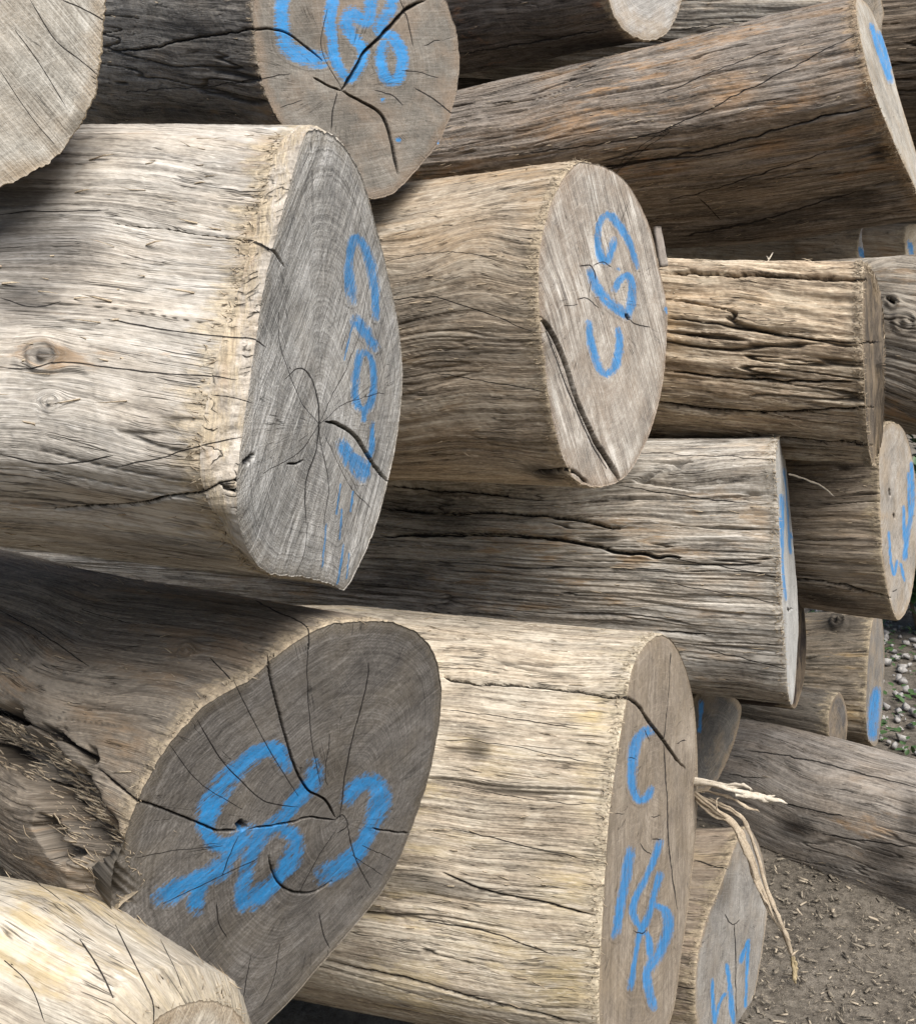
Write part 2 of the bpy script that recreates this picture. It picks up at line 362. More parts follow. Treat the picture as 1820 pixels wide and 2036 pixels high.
    groove = groove * .6; rag = rag * 1.5
    sd = g + np.array([seed * 5.3, 0, 0])
    dsp = low * 2 * (fbm(sd * [2.5, 6, 6], seed + 11, 3) - .5)
    r1_ = 1 - np.abs(2 * fbm(sd * [1.8, 30, 30], seed + 21, 3) - 1); dsp = dsp - groove * 3.2 * np.clip(r1_ - .55, 0, 1) ** 1.5 * 3
    dsp = dsp + groove * .9 * (fbm(sd * [6, 85, 85], seed + 31, 3, .6) - .5) * 2
    fs = 1 - np.abs(2 * fbm(sd * [1.6, 24, 24], seed + 41, 3) - 1)
    gate = sstep(.48, .62, fbm(sd * [2.2, 9, 9], seed + 51, 2))
    fiss = sstep(.955, 1.0, fs) * gate
    dsp = dsp - deep * 2.0 * fiss
    if chunky:
        q = fbm(sd * [9, 55, 55], seed + 61, 2); st = np.floor(q * 7) / 7 + sstep(.6, 1, (q * 7) % 1) / 7
        dsp = dsp + chunky * (st - .5) * 2
    dsp = dsp + .0006 * (vn(sd * 160, seed + 71) - .5) * 2
    edge_r = -.003 * np.exp(-(srow - s0) / .0022)[:, None]
    fadein = np.minimum(1, (srow - s0) / .02)[:, None]
    RR = RR + dsp * (.25 + .75 * fadein) + (edge_r if chamfer is None else 0)
    if chamfer is None: RR[0] = R0 - .003
    else: RR[0] = chamfer
    D = (cth[:, None] * u + sth[:, None] * v)                # Nt x 3
    V = Cp[:, None, :] + RR[..., None] * D[None]
    px = CX + F * V[..., 0] / V[..., 2]; py = CY - F * V[..., 1] / V[..., 2]
    # facing
    frn = (V @ np.zeros(3)) ; frn = np.einsum('ijk,jk->ij', V, D - np.outer(D @ ax, ax)) < .06
    vis = (frn & (srow[:, None] < Lv + .08)).ravel()
    q2 = np.stack([px.ravel(), py.ravel()], 1)
    jit = (fbm(g.reshape(-1, 3) * [30, 30, 30], seed + 81, 2) - .5) * 7
    nface = -1
    def marks(q2, vis, jit):
        qa = np.stack([q2[:, 0] * .8 + q2[:, 1] * .6, q2[:, 1] * .8 - q2[:, 0] * .6, 0 * q2[:, 0]], 1); jw = (vn(qa / 48, seed) - .5) * 26 + (vn(qa / [60, 9, 1], seed + 1) - .5) * 14
        ck = np.zeros(len(q2), np.float32); dep = np.zeros(len(q2), np.float32); idx = np.nonzero(vis)[0]; cu = np.full(len(q2), 9.0, np.float32); cs = np.full(len(q2), 9.0, np.float32)
        qq = q2[idx] + np.stack([jit[idx] * .4, jit[idx]], 1)
        for c in cracks:
            pts, w = c[0], c[1]; depth = c[2] if len(c) > 2 else .0006 * w if w < 4.5 else .001 * w; dkk = c[3] if len(c) > 3 else 1.0
            d, t, sg = poly_dist(qq, pts, w * 2 + 24, True)
            if w >= 25: d = d + jw[idx]
            elif w < 4.5: depth = 0.0
            tap = np.clip(np.minimum(t, 1 - t) * 9 + .22, 0, 1) if w < 25 else 1.0
            ww = np.maximum(w * .36 * tap, .55)
            if w < 25:
                nd = np.minimum(d / ww, 9.0); b_ = nd < cu[idx]; ii = idx[b_]; cu[ii] = nd[b_]; cs[ii] = (nd * sg)[b_]
            a = 1 - sstep(ww * .1, ww * 1.35, d) if w >= 25 else 1 - sstep(ww * .45, ww * 1.0 + ((1.0 if len(q2) == nface else 2.0) if w < 25 else 0), d)
            dep[idx] = np.maximum(dep[idx], a * depth); ck[idx] = np.maximum(ck[idx], a * dkk) if w >= 25 else ck[idx]
        dk = np.zeros(len(q2), np.float32); oc = np.zeros(len(q2), np.float32)
        for arr, lst in ((dk, darks), (oc, ochres)):
            for (bx, by, rx, ry, ang, k) in lst:
                ca, sa = math.cos(ang), math.sin(ang); ex = qq[:, 0] - bx; ey = qq[:, 1] - by
                dd = ((ex * ca + ey * sa) / rx) ** 2 + ((-ex * sa + ey * ca) / ry) ** 2
                arr[idx] = np.maximum(arr[idx], k * np.exp(-dd * 1.2))
        return ck, dep, dk, oc, cu, cs
    ck, dep, dk, oc, cu, cs = marks(q2, vis, jit)
    V = V - (dep.reshape(Ns, Nt))[..., None] * D[None]
    ck = np.maximum(ck, .75 * fiss.ravel().astype(np.float32) * min(1, deep / .003) * (deep > 0))
    Dtr = D; Nb = Nt; Vw = to_world(V.reshape(-1, 3)); g2 = g.reshape(-1, 3)
    i = np.arange(Ns - 1)[:, None] * Nt; j = np.arange(Nt)[None]; j2 = (j + 1) % Nt
    Q = np.stack([i + j, i + j2, i + Nt + j2, i + Nt + j], -1).reshape(-1, 4)
    # close the hidden far end
    cap = len(Vw); Vw = np.vstack([Vw, to_world(Cp[-1:] + ax * .01)]); T = np.stack([(Ns - 1) * Nt + np.arange(Nt), (Ns - 1) * Nt + (np.arange(Nt) + 1) % Nt, np.full(Nt, cap)], -1)
    flip = np.dot(np.cross(u, v), nc) < 0
    ext = lambda a, val=0: np.concatenate([a, a[:1] * 0 + val])
    endd = np.repeat(srow - s0, Nt)
    lowpt = Vw[:, 2].min(); c3 = to_world(Cp[:1])[0]
    root = thing(name, label, 'log', (float(c3[0]), float(c3[1]), float(lowpt)), 'sawn logs heaped in the pile')
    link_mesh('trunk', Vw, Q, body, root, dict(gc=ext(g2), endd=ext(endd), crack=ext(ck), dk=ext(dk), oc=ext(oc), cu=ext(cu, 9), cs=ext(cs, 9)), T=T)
    # ---- back to the even angles of the sawn end
    Nt, th, R0, chamfer = Nf, thf, R0f, chf; cth, sth = np.cos(th), np.sin(th); D = cth[:, None] * u + sth[:, None] * v; j = np.arange(Nt)[None]; j2 = (j + 1) % Nt
    # ---- sloped band
    if chamfer is not None:
        K = 26; tt = np.linspace(0, 1, K)[:, None]
        Rb = chamfer * (1 - tt) + R0 * tt; off = -zoff * (1 - tt) + 0 * Rb
        cen = (P0 - nc * zoff) * (1 - tt) + P0 * tt
        cen = Cp[0] * (1 - tt) + P0 * tt
        Vb = cen[:, None, :] + Rb[..., None] * D[None]
        Vb = Vb + nc * ((fbm(Vb * 60, seed + 13, 3) - .5) * .006 * np.sin(tt * math.pi))[..., None]
        pb = np.stack([CX + F * Vb[..., 0] / Vb[..., 2], CY - F * Vb[..., 1] / Vb[..., 2]], -1).reshape(-1, 2)
        cb, db, kb, ob, ub, sb = marks(pb, np.ones(len(pb), bool), (fbm(Vb.reshape(-1, 3) * 40, seed + 82, 3) - .5) * 5)
        Vb = Vb - nc * db.reshape(K, Nt)[..., None]
        i = np.arange(K - 1)[:, None] * Nt; Qb = np.stack([i + j, i + j2, i + Nt + j2, i + Nt + j], -1).reshape(-1, 4)[:, ::-1]
        gb = Vb.reshape(-1, 3) * [4, .35, .35] + [0, .3, .1]
        link_mesh('torn_edge', to_world(Vb.reshape(-1, 3)), Qb, body, root, dict(gc=gb, endd=np.full(len(gb), .014) + (np.abs(tt - .2) * .03 + 0 * Rb).ravel(), crack=cb, dk=kb, oc=ob, cu=ub, cs=sb))
    # ---- sawn face (polar sheet about the pith)
    pc = centre if pith is None else pith
    Pp = unproj([pc])[0] - P0; pu, pv = Pp @ u, Pp @ v
    K = max(40, int(Rm / (.0019 / res / fres))); rr = np.r_[0, np.linspace(1 / K, 1, K)] ** .9
    rimx = (R0 - (.003 if chamfer is None else 0)) * cth; rimy = (R0 - (.003 if chamfer is None else 0)) * sth
    A = pu + (rimx - pu) * rr[1:, None]; B = pv + (rimy - pv) * rr[1:, None]
    A = np.r_[[pu], A.ravel()]; B = np.r_[[pv], B.ravel()]
    fa = A - pu; fb = B - pv
    rimd = np.r_[[Rm], ((1 - rr[1:])[:, None] * np.hypot(rimx - pu, rimy - pv)[None]).ravel()]
    rnv = np.r_[[0], (rr[1:, None] * (Rm + 0 * th)[None]).ravel()]
    dirv = np.stack([fa, fb, 0 * fa], 1) / np.maximum(np.hypot(fa, fb), 1e-5)[:, None]
    fx = np.stack([A, B, 0 * A + seed], 1)
    hgt = .0045 * (fbm(fx * 6, seed + 15, 2) - .5) * 2 + .0008 * (fbm(fx * 70, seed + 16, 3) - .5) * 2
    hgt = hgt * np.minimum(1, rimd / .02) - .0025 * np.exp(-rimd / .0025)
    hgt[-Nt:] = 0.0
    Vf = P0 + A[:, None] * u + B[:, None] * v
    pf = np.stack([CX + F * Vf[:, 0] / Vf[:, 2], CY - F * Vf[:, 1] / Vf[:, 2]], 1)
    jf = (fbm(fx * 38, seed + 18, 2) - .5) * 6
    nface = len(pf)
    ckf, depf, dkf, ocf, cuf, csf = marks(pf, np.ones(len(pf), bool), jf)
    Vf = Vf + nc * (hgt - depf * (rimd > .001))[:, None]
    paint = np.zeros(len(pf), np.float32)
    for (pts, w) in strokes:
        d, t, sg = poly_dist(pf + np.stack([jf * .3, jf * .3], 1), pts, w, True)
        hairs = vn(np.stack([d * sg / max(1.3, w * .12), t * 5, 0 * t + w], 1), seed + 2)
        ends = np.clip(np.minimum(t, 1 - t) * 10 + .62, 0, 1)
        wv = w * (.96 + .75 * vn(np.stack([t * 4, 0 * t + w, 0 * t], 1), seed))
        paint = np.maximum(paint, (1 - sstep(wv * .15, wv * .80, d)) * (.74 + .58 * hairs) * ends)
    att = dict(fc=np.stack([fa, fb, 0 * fa], 1), rn=rnv, dr=dirv, rim=rimd, crack=ckf, dk=dkf, oc=ocf, paint=paint, cu=cuf, cs=csf)
    i = 1 + np.arange(K - 1)[:, None] * Nt
    Qf = np.stack([i + j, i + Nt + j, i + Nt + j2, i + j2], -1).reshape(-1, 4)
    Tf = np.stack([np.zeros(Nt, int), 1 + np.arange(Nt), 1 + (np.arange(Nt) + 1) % Nt], -1)
    Vfw = to_world(Vf)
    a_, b_, c_ = Vfw[Tf[0]]; nw = Mcw @ nc
    if np.dot(np.cross(b_ - a_, c_ - a_), nw) < 0: Tf = Tf[:, ::-1]
    a_, b_, c_ = Vfw[Qf[len(Qf) // 2]][:3]
    if np.dot(np.cross(b_ - a_, c_ - a_), nw) < 0: Qf = Qf[:, ::-1]
    link_mesh('cut_face', Vfw, Qf, face, root, att, T=Tf)
    if strokes:
        Qp = Qf[paint[Qf].max(1) > .03]; lab = np.arange(len(Vfw))
        while True:                                          # one part for each separate stroke group
            mn = lab[Qp].min(1); new = lab.copy()
            for c_ in range(4): np.minimum.at(new, Qp[:, c_], mn)
            new = new[new]
            if (new == lab).all(): break
            lab = new
        for L_ in np.unique(lab[Qp[:, 0]]):
            Q1 = Qp[lab[Qp[:, 0]] == L_]
            if len(Q1) < 25: continue
            ids = np.unique(Q1); mp = np.zeros(len(Vfw), int); mp[ids] = np.arange(len(ids))
            link_mesh('painted_mark', Vfw[ids] + nw * .0004, mp[Q1], face, root, {k_: a[ids] for k_, a in att.items()})
    # ---- loose torn fibres lying along the grain
    if fibres:
        ok = np.nonzero(vis)[0]; r_ = np.random.default_rng(seed); Vs = []; Ts = []
        nr = ok[(ok // Nb) < 7]; pick = np.r_[r_.choice(ok, fibres), r_.choice(nr, int(fibres * 2.6))] if len(nr) else r_.choice(ok, fibres)
        cv = np.nonzero((dep > .012) & (ck > .08))[0]
        if len(cv): pick = np.r_[pick, r_.choice(cv, 900)]
        Vr = V.reshape(-1, 3)
        for pi_ in pick:
            a = Vr[pi_]; dcol = Dtr[pi_ % len(Dtr)]; L = r_.uniform(.008, .04) * (1.5 if r_.random() < .12 else 1); wd = r_.uniform(.0004, .0015)
            rimf = pi_ // Nb < 7
            if rimf: L = r_.uniform(.003, .012); wd = r_.uniform(.0003, .0010)
            dirn = ax * (1 if r_.random() < .7 else -1) + dcol * r_.uniform(-.02, .16) + r_.normal(0, .7 if rimf else .12, 3); dirn /= np.linalg.norm(dirn)
            sd_ = np.cross(dirn, dcol); sd_ /= np.linalg.norm(sd_)
            b = a + dcol * .0008; kx = dcol * r_.uniform(-.1, .15) * L
            o_ = len(Vs)
            Vs += [b - sd_ * wd, b + sd_ * wd, b + dirn * L * .5 + sd_ * wd * .8 + kx, b + dirn * L * .5 - sd_ * wd * .8 + kx, b + dirn * L + kx * .5, b + dirn * L * .5 + kx - dcol * wd, b - dcol * wd]
            Ts += [(o_, o_ + 1, o_ + 2), (o_, o_ + 2, o_ + 3), (o_ + 3, o_ + 2, o_ + 4), (o_ + 6, o_ + 5, o_ + 1), (o_ + 1, o_ + 5, o_ + 2), (o_ + 6, o_, o_ + 5), (o_, o_ + 3, o_ + 5), (o_ + 5, o_ + 3, o_ + 4), (o_ + 5, o_ + 4, o_ + 2)]
        fo = link_mesh('loose_fibres', to_world(np.array(Vs)), None, fib_mat or M_fibre, root, smooth=False, T=np.array(Ts)); fo['kind'] = 'stuff'
    return root, dict(P0=P0, nc=nc, u=u, v=v, ax=ax, Rm=Rm)

def plane_fit(outline, centre, guess):
    S = closed_spline(outline, 6); Ry = np.stack([(S[:, 0] - CX) / F, -(S[:, 1] - CY) / F, np.ones(len(S))], 1); c = ray(*centre)
    best = None; g0, e0 = guess
    for az in np.arange(g0 - 26, g0 + 22, 1.0):
        for el in np.arange(e0 - 12, e0 + 13, 2.0):
            a, e = math.radians(az), math.radians(el); nc = np.array([math.sin(a) * math.cos(e), math.sin(e), -math.cos(a) * math.cos(e)])
            den = Ry @ nc
            if (c @ nc) > -.02 or den.max() > -.015: continue
            X = Ry * ((c @ nc) / den)[:, None] - c
            v = np.array([0, 1.0, 0]) - nc * nc[1]; v /= np.linalg.norm(v); u = np.cross(v, nc)
            x, y = X @ u, X @ v; m = np.stack([x - x.mean(), y - y.mean()]); ev = np.linalg.eigvalsh(m @ m.T)
            cost = math.log(ev[1] / ev[0]) + ((az - g0) / 30) ** 2 * .35 + ((el - e0) / 12) ** 2 * .5
            if best is None or cost < best[0]: best = (cost, nc, az, el, math.sqrt(ev[1] / ev[0]))
    print('PLANE', guess, '->', best[2], best[3], 'ratio %.2f' % best[4])
    return best[1]
def nz(az, el=0):
    return (az, el)
def _nz(az, el=0):
    a, e = math.radians(az), math.radians(el); return (math.sin(a) * math.cos(e), math.sin(e), math.cos(a) * math.cos(e))

M_fibre = plain_wood('fibre_wood', (.24, .18, .12), (.55, .46, .33))
#==LOGS==
G_pale = dict(dark=(.11, .097, .08), mid=(.39, .35, .29), pale=(.66, .61, .53))

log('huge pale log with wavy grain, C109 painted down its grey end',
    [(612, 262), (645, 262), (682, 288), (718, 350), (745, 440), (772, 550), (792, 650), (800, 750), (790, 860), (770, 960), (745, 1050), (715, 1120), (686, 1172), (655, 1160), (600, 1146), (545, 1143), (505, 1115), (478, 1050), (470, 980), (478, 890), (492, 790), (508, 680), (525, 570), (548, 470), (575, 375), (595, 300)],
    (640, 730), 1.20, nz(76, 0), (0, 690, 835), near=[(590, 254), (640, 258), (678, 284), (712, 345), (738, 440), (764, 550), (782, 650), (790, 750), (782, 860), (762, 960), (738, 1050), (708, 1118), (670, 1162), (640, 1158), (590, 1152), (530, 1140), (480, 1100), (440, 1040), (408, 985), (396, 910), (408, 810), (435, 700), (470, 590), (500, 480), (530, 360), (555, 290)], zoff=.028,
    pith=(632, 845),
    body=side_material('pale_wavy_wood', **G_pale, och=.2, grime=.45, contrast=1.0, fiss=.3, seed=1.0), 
    face=face_material('grey_rough_end', (.13, .125, .115), (.345, .33, .30), (.62, .60, .56), bumpd=.0045, saw_angle=1.0, saw=.8, ring=.6, rays=.55, tan=(.34, .30, .24), tanamt=.25, mould=.5, seed=1.0),
    cracks=[([(645, 837), (670, 844), (700, 864), (720, 892), (740, 922), (772, 957)], 9), ([(570, 754), (590, 734), (610, 739), (627, 772), (632, 812), (632, 842), (625, 892), (605, 962), (606, 1042)], 3.5),
            ([(225, 442), (325, 452), (425, 467), (480, 475), (520, 485), (545, 500), (565, 530)], 5), ([(210, 635), (300, 652), (400, 665), (500, 675), (530, 690)], 4),
            ([(0, 730), (60, 734), (115, 720), (200, 728), (300, 740), (410, 746), (470, 756)], 4), ([(0, 902), (90, 922), (170, 917), (225, 907)], 4), ([(230, 929), (325, 909), (360, 895), (415, 882), (480, 868)], 3.5),
            ([(110, 1012), (240, 1005), (350, 985), (400, 982), (440, 962), (470, 955)], 6), ([(420, 785), (470, 792), (500, 800)], 2.5), ([(570, 922), (585, 921), (600, 914)], 5), ([(483, 922), (500, 905)], 15, .012), ([(445, 965), (470, 975)], 13, .01),
            ([(632, 842), (634, 880), (650, 960), (640, 1040)], 2), ([(0, 425), (120, 420), (215, 418)], 3), ([(0, 590), (60, 610), (120, 600)], 3), ([(632, 842), (600, 800), (560, 690), (555, 620)], 1.6), ([(632, 842), (690, 800), (760, 780)], 1.6), ([(632, 842), (700, 700), (735, 560)], 1.4), ([(632, 842), (590, 900), (520, 940)], 1.8), ([(645, 870), (690, 960), (735, 1010)], 1.6), ([(610, 1040), (600, 1100), (590, 1140)], 1.5)],
    strokes=[([(697, 595), (692, 540), (698, 490), (706, 474), (720, 484), (735, 520), (745, 575), (746, 632)], 13), ([(706, 637), (722, 660), (741, 688)], 17), ([(700, 640), (690, 680), (682, 717)], 3),
             ([(713, 700), (703, 750), (704, 795), (719, 815), (733, 795), (739, 755), (733, 712), (722, 700)], 12), ([(720, 810), (719, 835)], 8), ([(737, 840), (735, 892), (727, 945)], 8), ([(678, 882), (692, 915), (712, 948)], 17), ([(690, 905), (715, 925), (722, 948)], 17),
             ([(675, 962), (665, 1022)], 2.6), ([(700, 977), (695, 1017)], 2.6), ([(676, 1012), (672, 1072)], 2.8), ([(645, 1042), (637, 1127)], 3), ([(680, 1082), (670, 1162)], 3.2), ([(692, 1100), (686, 1150)], 2)],
    darks=[(60, 480, 190, 110, .1, .95), (40, 590, 120, 60, 0, .9), (90, 702, 60, 24, 0, .8), (20, 400, 200, 50, 0, .8), (300, 1090, 330, 38, .12, .6), (480, 1000, 26, 36, .5, .5), (590, 560, 40, 200, -.2, .4), (600, 890, 40, 40, 0, .5)],  # left blobs: staining plus painted-in shadow of the top left log
    ochres=[(530, 300, 60, 30, -.6, .8), (500, 480, 22, 90, .25, .8), (455, 700, 16, 120, .2, .6), (415, 890, 14, 30, 0, .9), (620, 275, 50, 12, .3, .6)],
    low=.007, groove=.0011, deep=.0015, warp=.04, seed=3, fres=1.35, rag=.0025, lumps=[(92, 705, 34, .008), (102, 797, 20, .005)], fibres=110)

log('thick log ending right of centre with C69 painted on its round pale end',
    [(1150, 320), (1200, 328), (1240, 355), (1270, 400), (1295, 460), (1310, 530), (1326, 610), (1325, 680), (1318, 760), (1302, 830), (1280, 890), (1243, 950), (1195, 971), (1150, 962), (1125, 930), (1105, 870), (1090, 800), (1080, 720), (1070, 620), (1068, 540), (1075, 470), (1095, 400), (1120, 350)],
    (1195, 640), 1.95, nz(58, 0), (700, 660, 560), pith=(1180, 590),
    body=side_material('tan_ridged_wood', (.085, .066, .046), (.325, .26, .18), (.60, .51, .38), ochre=(.38, .25, .12), och=.5, grime=.4, contrast=1.1, fiss=.35, seed=2.0, edge=(.40, .31, .19)),
    face=face_material('pale_cross_sawn_end', (.15, .13, .11), (.38, .335, .28), (.66, .62, .55), bumpd=.003, saw_angle=-.9, saw=1.0, ring=.2, rays=.15, tan=(.30, .22, .15), tanamt=.4, mould=.35, seed=2.0),
    cracks=[([(1073, 630), (1095, 665), (1112, 700), (1130, 747), (1147, 797), (1180, 867), (1210, 917), (1232, 957)], 13, .022), ([(1083, 660), (1120, 760), (1165, 860), (1205, 930)], 4, .01), ([(1150, 530), (1172, 528), (1182, 540), (1185, 555)], 3.5), ([(1182, 528), (1200, 522), (1215, 530)], 2.5),
            ([(1247, 632), (1262, 645), (1290, 652)], 3), ([(1243, 625), (1250, 636)], 8), ([(1145, 595), (1165, 592), (1190, 610)], 3), ([(1118, 608), (1145, 605)], 2), ([(1170, 590), (1175, 560)], 2), ([(740, 605), (850, 590), (930, 610), (1060, 660)], 3), ([(760, 520), (900, 500), (1000, 520)], 2), ([(860, 740), (980, 760), (1080, 780)], 2.5), ([(1060, 940), (1130, 935), (1170, 960)], 9, .012)],
    strokes=[([(1221, 476), (1212, 510), (1201, 518), (1190, 495), (1188, 460), (1198, 433), (1214, 430), (1235, 456), (1253, 490), (1265, 530)], 11), ([(1172, 540), (1190, 575), (1215, 605), (1246, 628)], 14), ([(1222, 575), (1230, 558), (1246, 548), (1255, 568), (1253, 600), (1247, 628)], 12),
             ([(1170, 642), (1172, 665), (1180, 697), (1193, 732), (1206, 744), (1223, 724), (1231, 690), (1229, 655)], 11), ([(1226, 534), (1228, 536)], 6), ([(1321, 612), (1325, 622)], 6)],
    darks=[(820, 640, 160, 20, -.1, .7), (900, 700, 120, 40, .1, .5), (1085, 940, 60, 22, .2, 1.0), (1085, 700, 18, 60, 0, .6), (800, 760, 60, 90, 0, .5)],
    ochres=[(1000, 345, 150, 22, -.1, .9), (900, 480, 150, 60, 0, .5), (1060, 400, 30, 60, .3, .8), (800, 460, 60, 30, 0, .7), (860, 870, 100, 40, 0, .4)],
    low=.008, groove=.0011, deep=.001, warp=.06, seed=5, rag=.0022, fibres=200)

log('dark brown log with wide cracked end turned to viewer, C89 in thick blue paint',
    [(655, 1238), (715, 1232), (785, 1234), (842, 1264), (870, 1310), (880, 1385), (870, 1470), (850, 1560), (815, 1660), (770, 1760), (700, 1850), (635, 1925), (570, 2000), (500, 2060), (420, 2090), (330, 2060), (260, 1960), (222, 1850), (218, 1740), (240, 1680), (262, 1610), (300, 1530), (340, 1470), (400, 1405), (450, 1372), (500, 1345), (545, 1303), (600, 1265)],
    (550, 1660), 1.35, nz(47, -27), (0, 1408, 600), pith=(672, 1632),
    body=side_material('dusty_brown_wood', (.06, .05, .04), (.195, .162, .122), (.40, .335, .25), ochre=(.32, .21, .11), och=.45, grime=.35, contrast=.9, fiss=.15, seed=3.0, edge=(.40, .31, .19)),
    face=face_material('dark_smooth_end', (.056, .050, .044), (.135, .122, .107), (.26, .24, .215), saw_angle=.62, saw=.35, ring=.5, rays=.25, tan=(.17, .14, .10), tanamt=.35, mould=.3, seed=3.0, blue=(.011, .21, .49)),
    cracks=[([(195, 1528), (270, 1589), (325, 1609), (400, 1641), (435, 1651), (470, 1646)], 6), ([(470, 1644), (484, 1632)], 22, .02), ([(495, 1643), (565, 1636), (615, 1624), (665, 1631)], 6), ([(465, 1354), (500, 1424), (540, 1500), (590, 1580)], 2.5),
            ([(532, 1300), (540, 1354), (565, 1454), (585, 1524), (610, 1569), (645, 1589), (665, 1624)], 6), ([(735, 1320), (732, 1354), (705, 1454), (685, 1544), (675, 1624)], 3.5), ([(610, 1280), (610, 1354), (620, 1474), (635, 1559)], 2.2), ([(395, 1434), (440, 1509), (480, 1554), (520, 1589), (590, 1604)], 3.5),
            ([(340, 1484), (400, 1559), (480, 1609)], 2.2), ([(532, 1699), (542, 1734), (560, 1761), (590, 1776), (625, 1774), (660, 1754)], 6), ([(690, 1639), (705, 1704), (740, 1769)], 3), ([(740, 1646), (780, 1654), (810, 1656)], 4.5), ([(470, 1659), (440, 1739)], 2.4), ([(325, 1799), (440, 1739), (510, 1706)], 2.4),
            ([(665, 1654), (625, 1714), (595, 1779)], 2.2), ([(430, 1794), (435, 1834), (452, 1864)], 3), ([(637, 1819), (645, 1859), (657, 1886)], 3), ([(665, 1630), (680, 1620), (690, 1640), (670, 1655)], 3), ([(275, 1708), (340, 1693), (440, 1680)], 1.8), ([(655, 1460), (645, 1540), (650, 1560)], 2), ([(560, 1880), (545, 1950), (520, 2000)], 1.8), ([(500, 1900), (480, 2000)], 2), ([(700, 1700), (760, 1740)], 2), ([(720, 1680), (780, 1710)], 2),
            ([(0, 1212), (90, 1264), (175, 1322)], 3), ([(500, 1190), (560, 1220), (610, 1247), (612, 1290)], 3.5), ([(165, 1212), (260, 1240)], 2), ([(420, 1310), (460, 1352)], 3),
            ([(-60, 1440), (40, 1500), (110, 1570), (165, 1660), (200, 1760)], 150, .045, .45), ([(-60, 1395), (50, 1435), (120, 1465), (170, 1500)], 34, .085, .6), ([(-60, 1465), (40, 1530), (110, 1600), (160, 1680)], 32, .08, .5), ([(-60, 1540), (20, 1590), (80, 1640), (140, 1720)], 30, .085, .6), ([(150, 1540), (190, 1600), (215, 1660)], 26, .07, .5)],  # torn hollow: last value paints in shade on top of the carved depth
    strokes=[([(565, 1521), (548, 1488), (510, 1499), (475, 1529), (440, 1569), (416, 1614), (411, 1652), (430, 1678), (470, 1674), (492, 1656)], 25), ([(488, 1660), (455, 1700), (430, 1729), (380, 1752), (322, 1784)], 25), ([(398, 1752), (388, 1805)], 20),
             ([(623, 1526), (620, 1554), (587, 1586), (557, 1629), (512, 1664), (492, 1714), (482, 1769), (484, 1800)], 22), ([(555, 1646), (584, 1664), (576, 1704), (547, 1750), (500, 1792)], 25), ([(690, 1590), (702, 1568), (732, 1553), (754, 1572), (750, 1614), (727, 1664), (702, 1704), (645, 1742)], 25)],
    darks=[(60, 1450, 120, 60, .6, .6), (150, 1600, 110, 40, .8, .6), (400, 1200, 200, 30, .2, .4)],  # shade painted into the hollow and along the top under the pale log
    ochres=[(480, 1240, 80, 22, .5, .7), (370, 1290, 30, 22, 0, .8), (240, 1470, 60, 44, .9, 1), (215, 1620, 26, 60, .2, .9), (560, 1290, 60, 10, -.4, .9), (200, 1640, 60, 30, 1, .7), (170, 1420, 60, 16, .4, .9)],
    low=.009, groove=.0013, deep=.001, warp=.05, seed=7, fres=1.45, rag=.002, lumps=[(372, 1300, 16, .006)], fibres=120)

log('pale knotless log filling the bottom left corner, its end just out of view',
    [(330, 2008), (390, 1985), (445, 1990), (482, 2020), (512, 2080), (530, 2150), (530, 2280), (500, 2420), (440, 2520), (380, 2550), (320, 2500), (280, 2380), (262, 2240), (268, 2140), (292, 2050)],
    (400, 2230), 1.12, nz(66, -12), (-60, 2100, 940),
    body=side_material('cream_scraped_wood', (.17, .14, .105), (.44, .385, .295), (.68, .61, .49), ochre=(.50, .37, .17), och=.6, grime=.25, contrast=.9, fiss=.1, seed=4.0, edge=(.42, .34, .22)),
    face=face_material('cream_end', (.2, .17, .13), (.45, .395, .31), (.66, .59, .47), seed=4.0, rays=.1, ring=.2, tanamt=.6),
    cracks=[([(160, 1870), (185, 1905), (210, 1950), (225, 1985)], 4.4), ([(230, 1840), (255, 1890), (285, 1950), (305, 1995), (306, 2036)], 3.5), ([(320, 1870), (350, 1930), (362, 1965)], 2), ([(0, 1900), (60, 1960), (90, 2036)], 3), ([(30, 1720), (120, 1790)], 2)],
    darks=[(200, 1950, 60, 60, .8, .4), (60, 1900, 90, 60, .4, .3)], ochres=[(150, 1770, 170, 40, .5, .9), (60, 1720, 110, 30, .3, .8), (270, 1850, 60, 18, .7, .7)],
    low=.012, groove=.0008, deep=.0005, warp=.06, seed=9, rag=.003, fibres=60, mids=[(374, 2195, 800), (180, 2135, 935)])

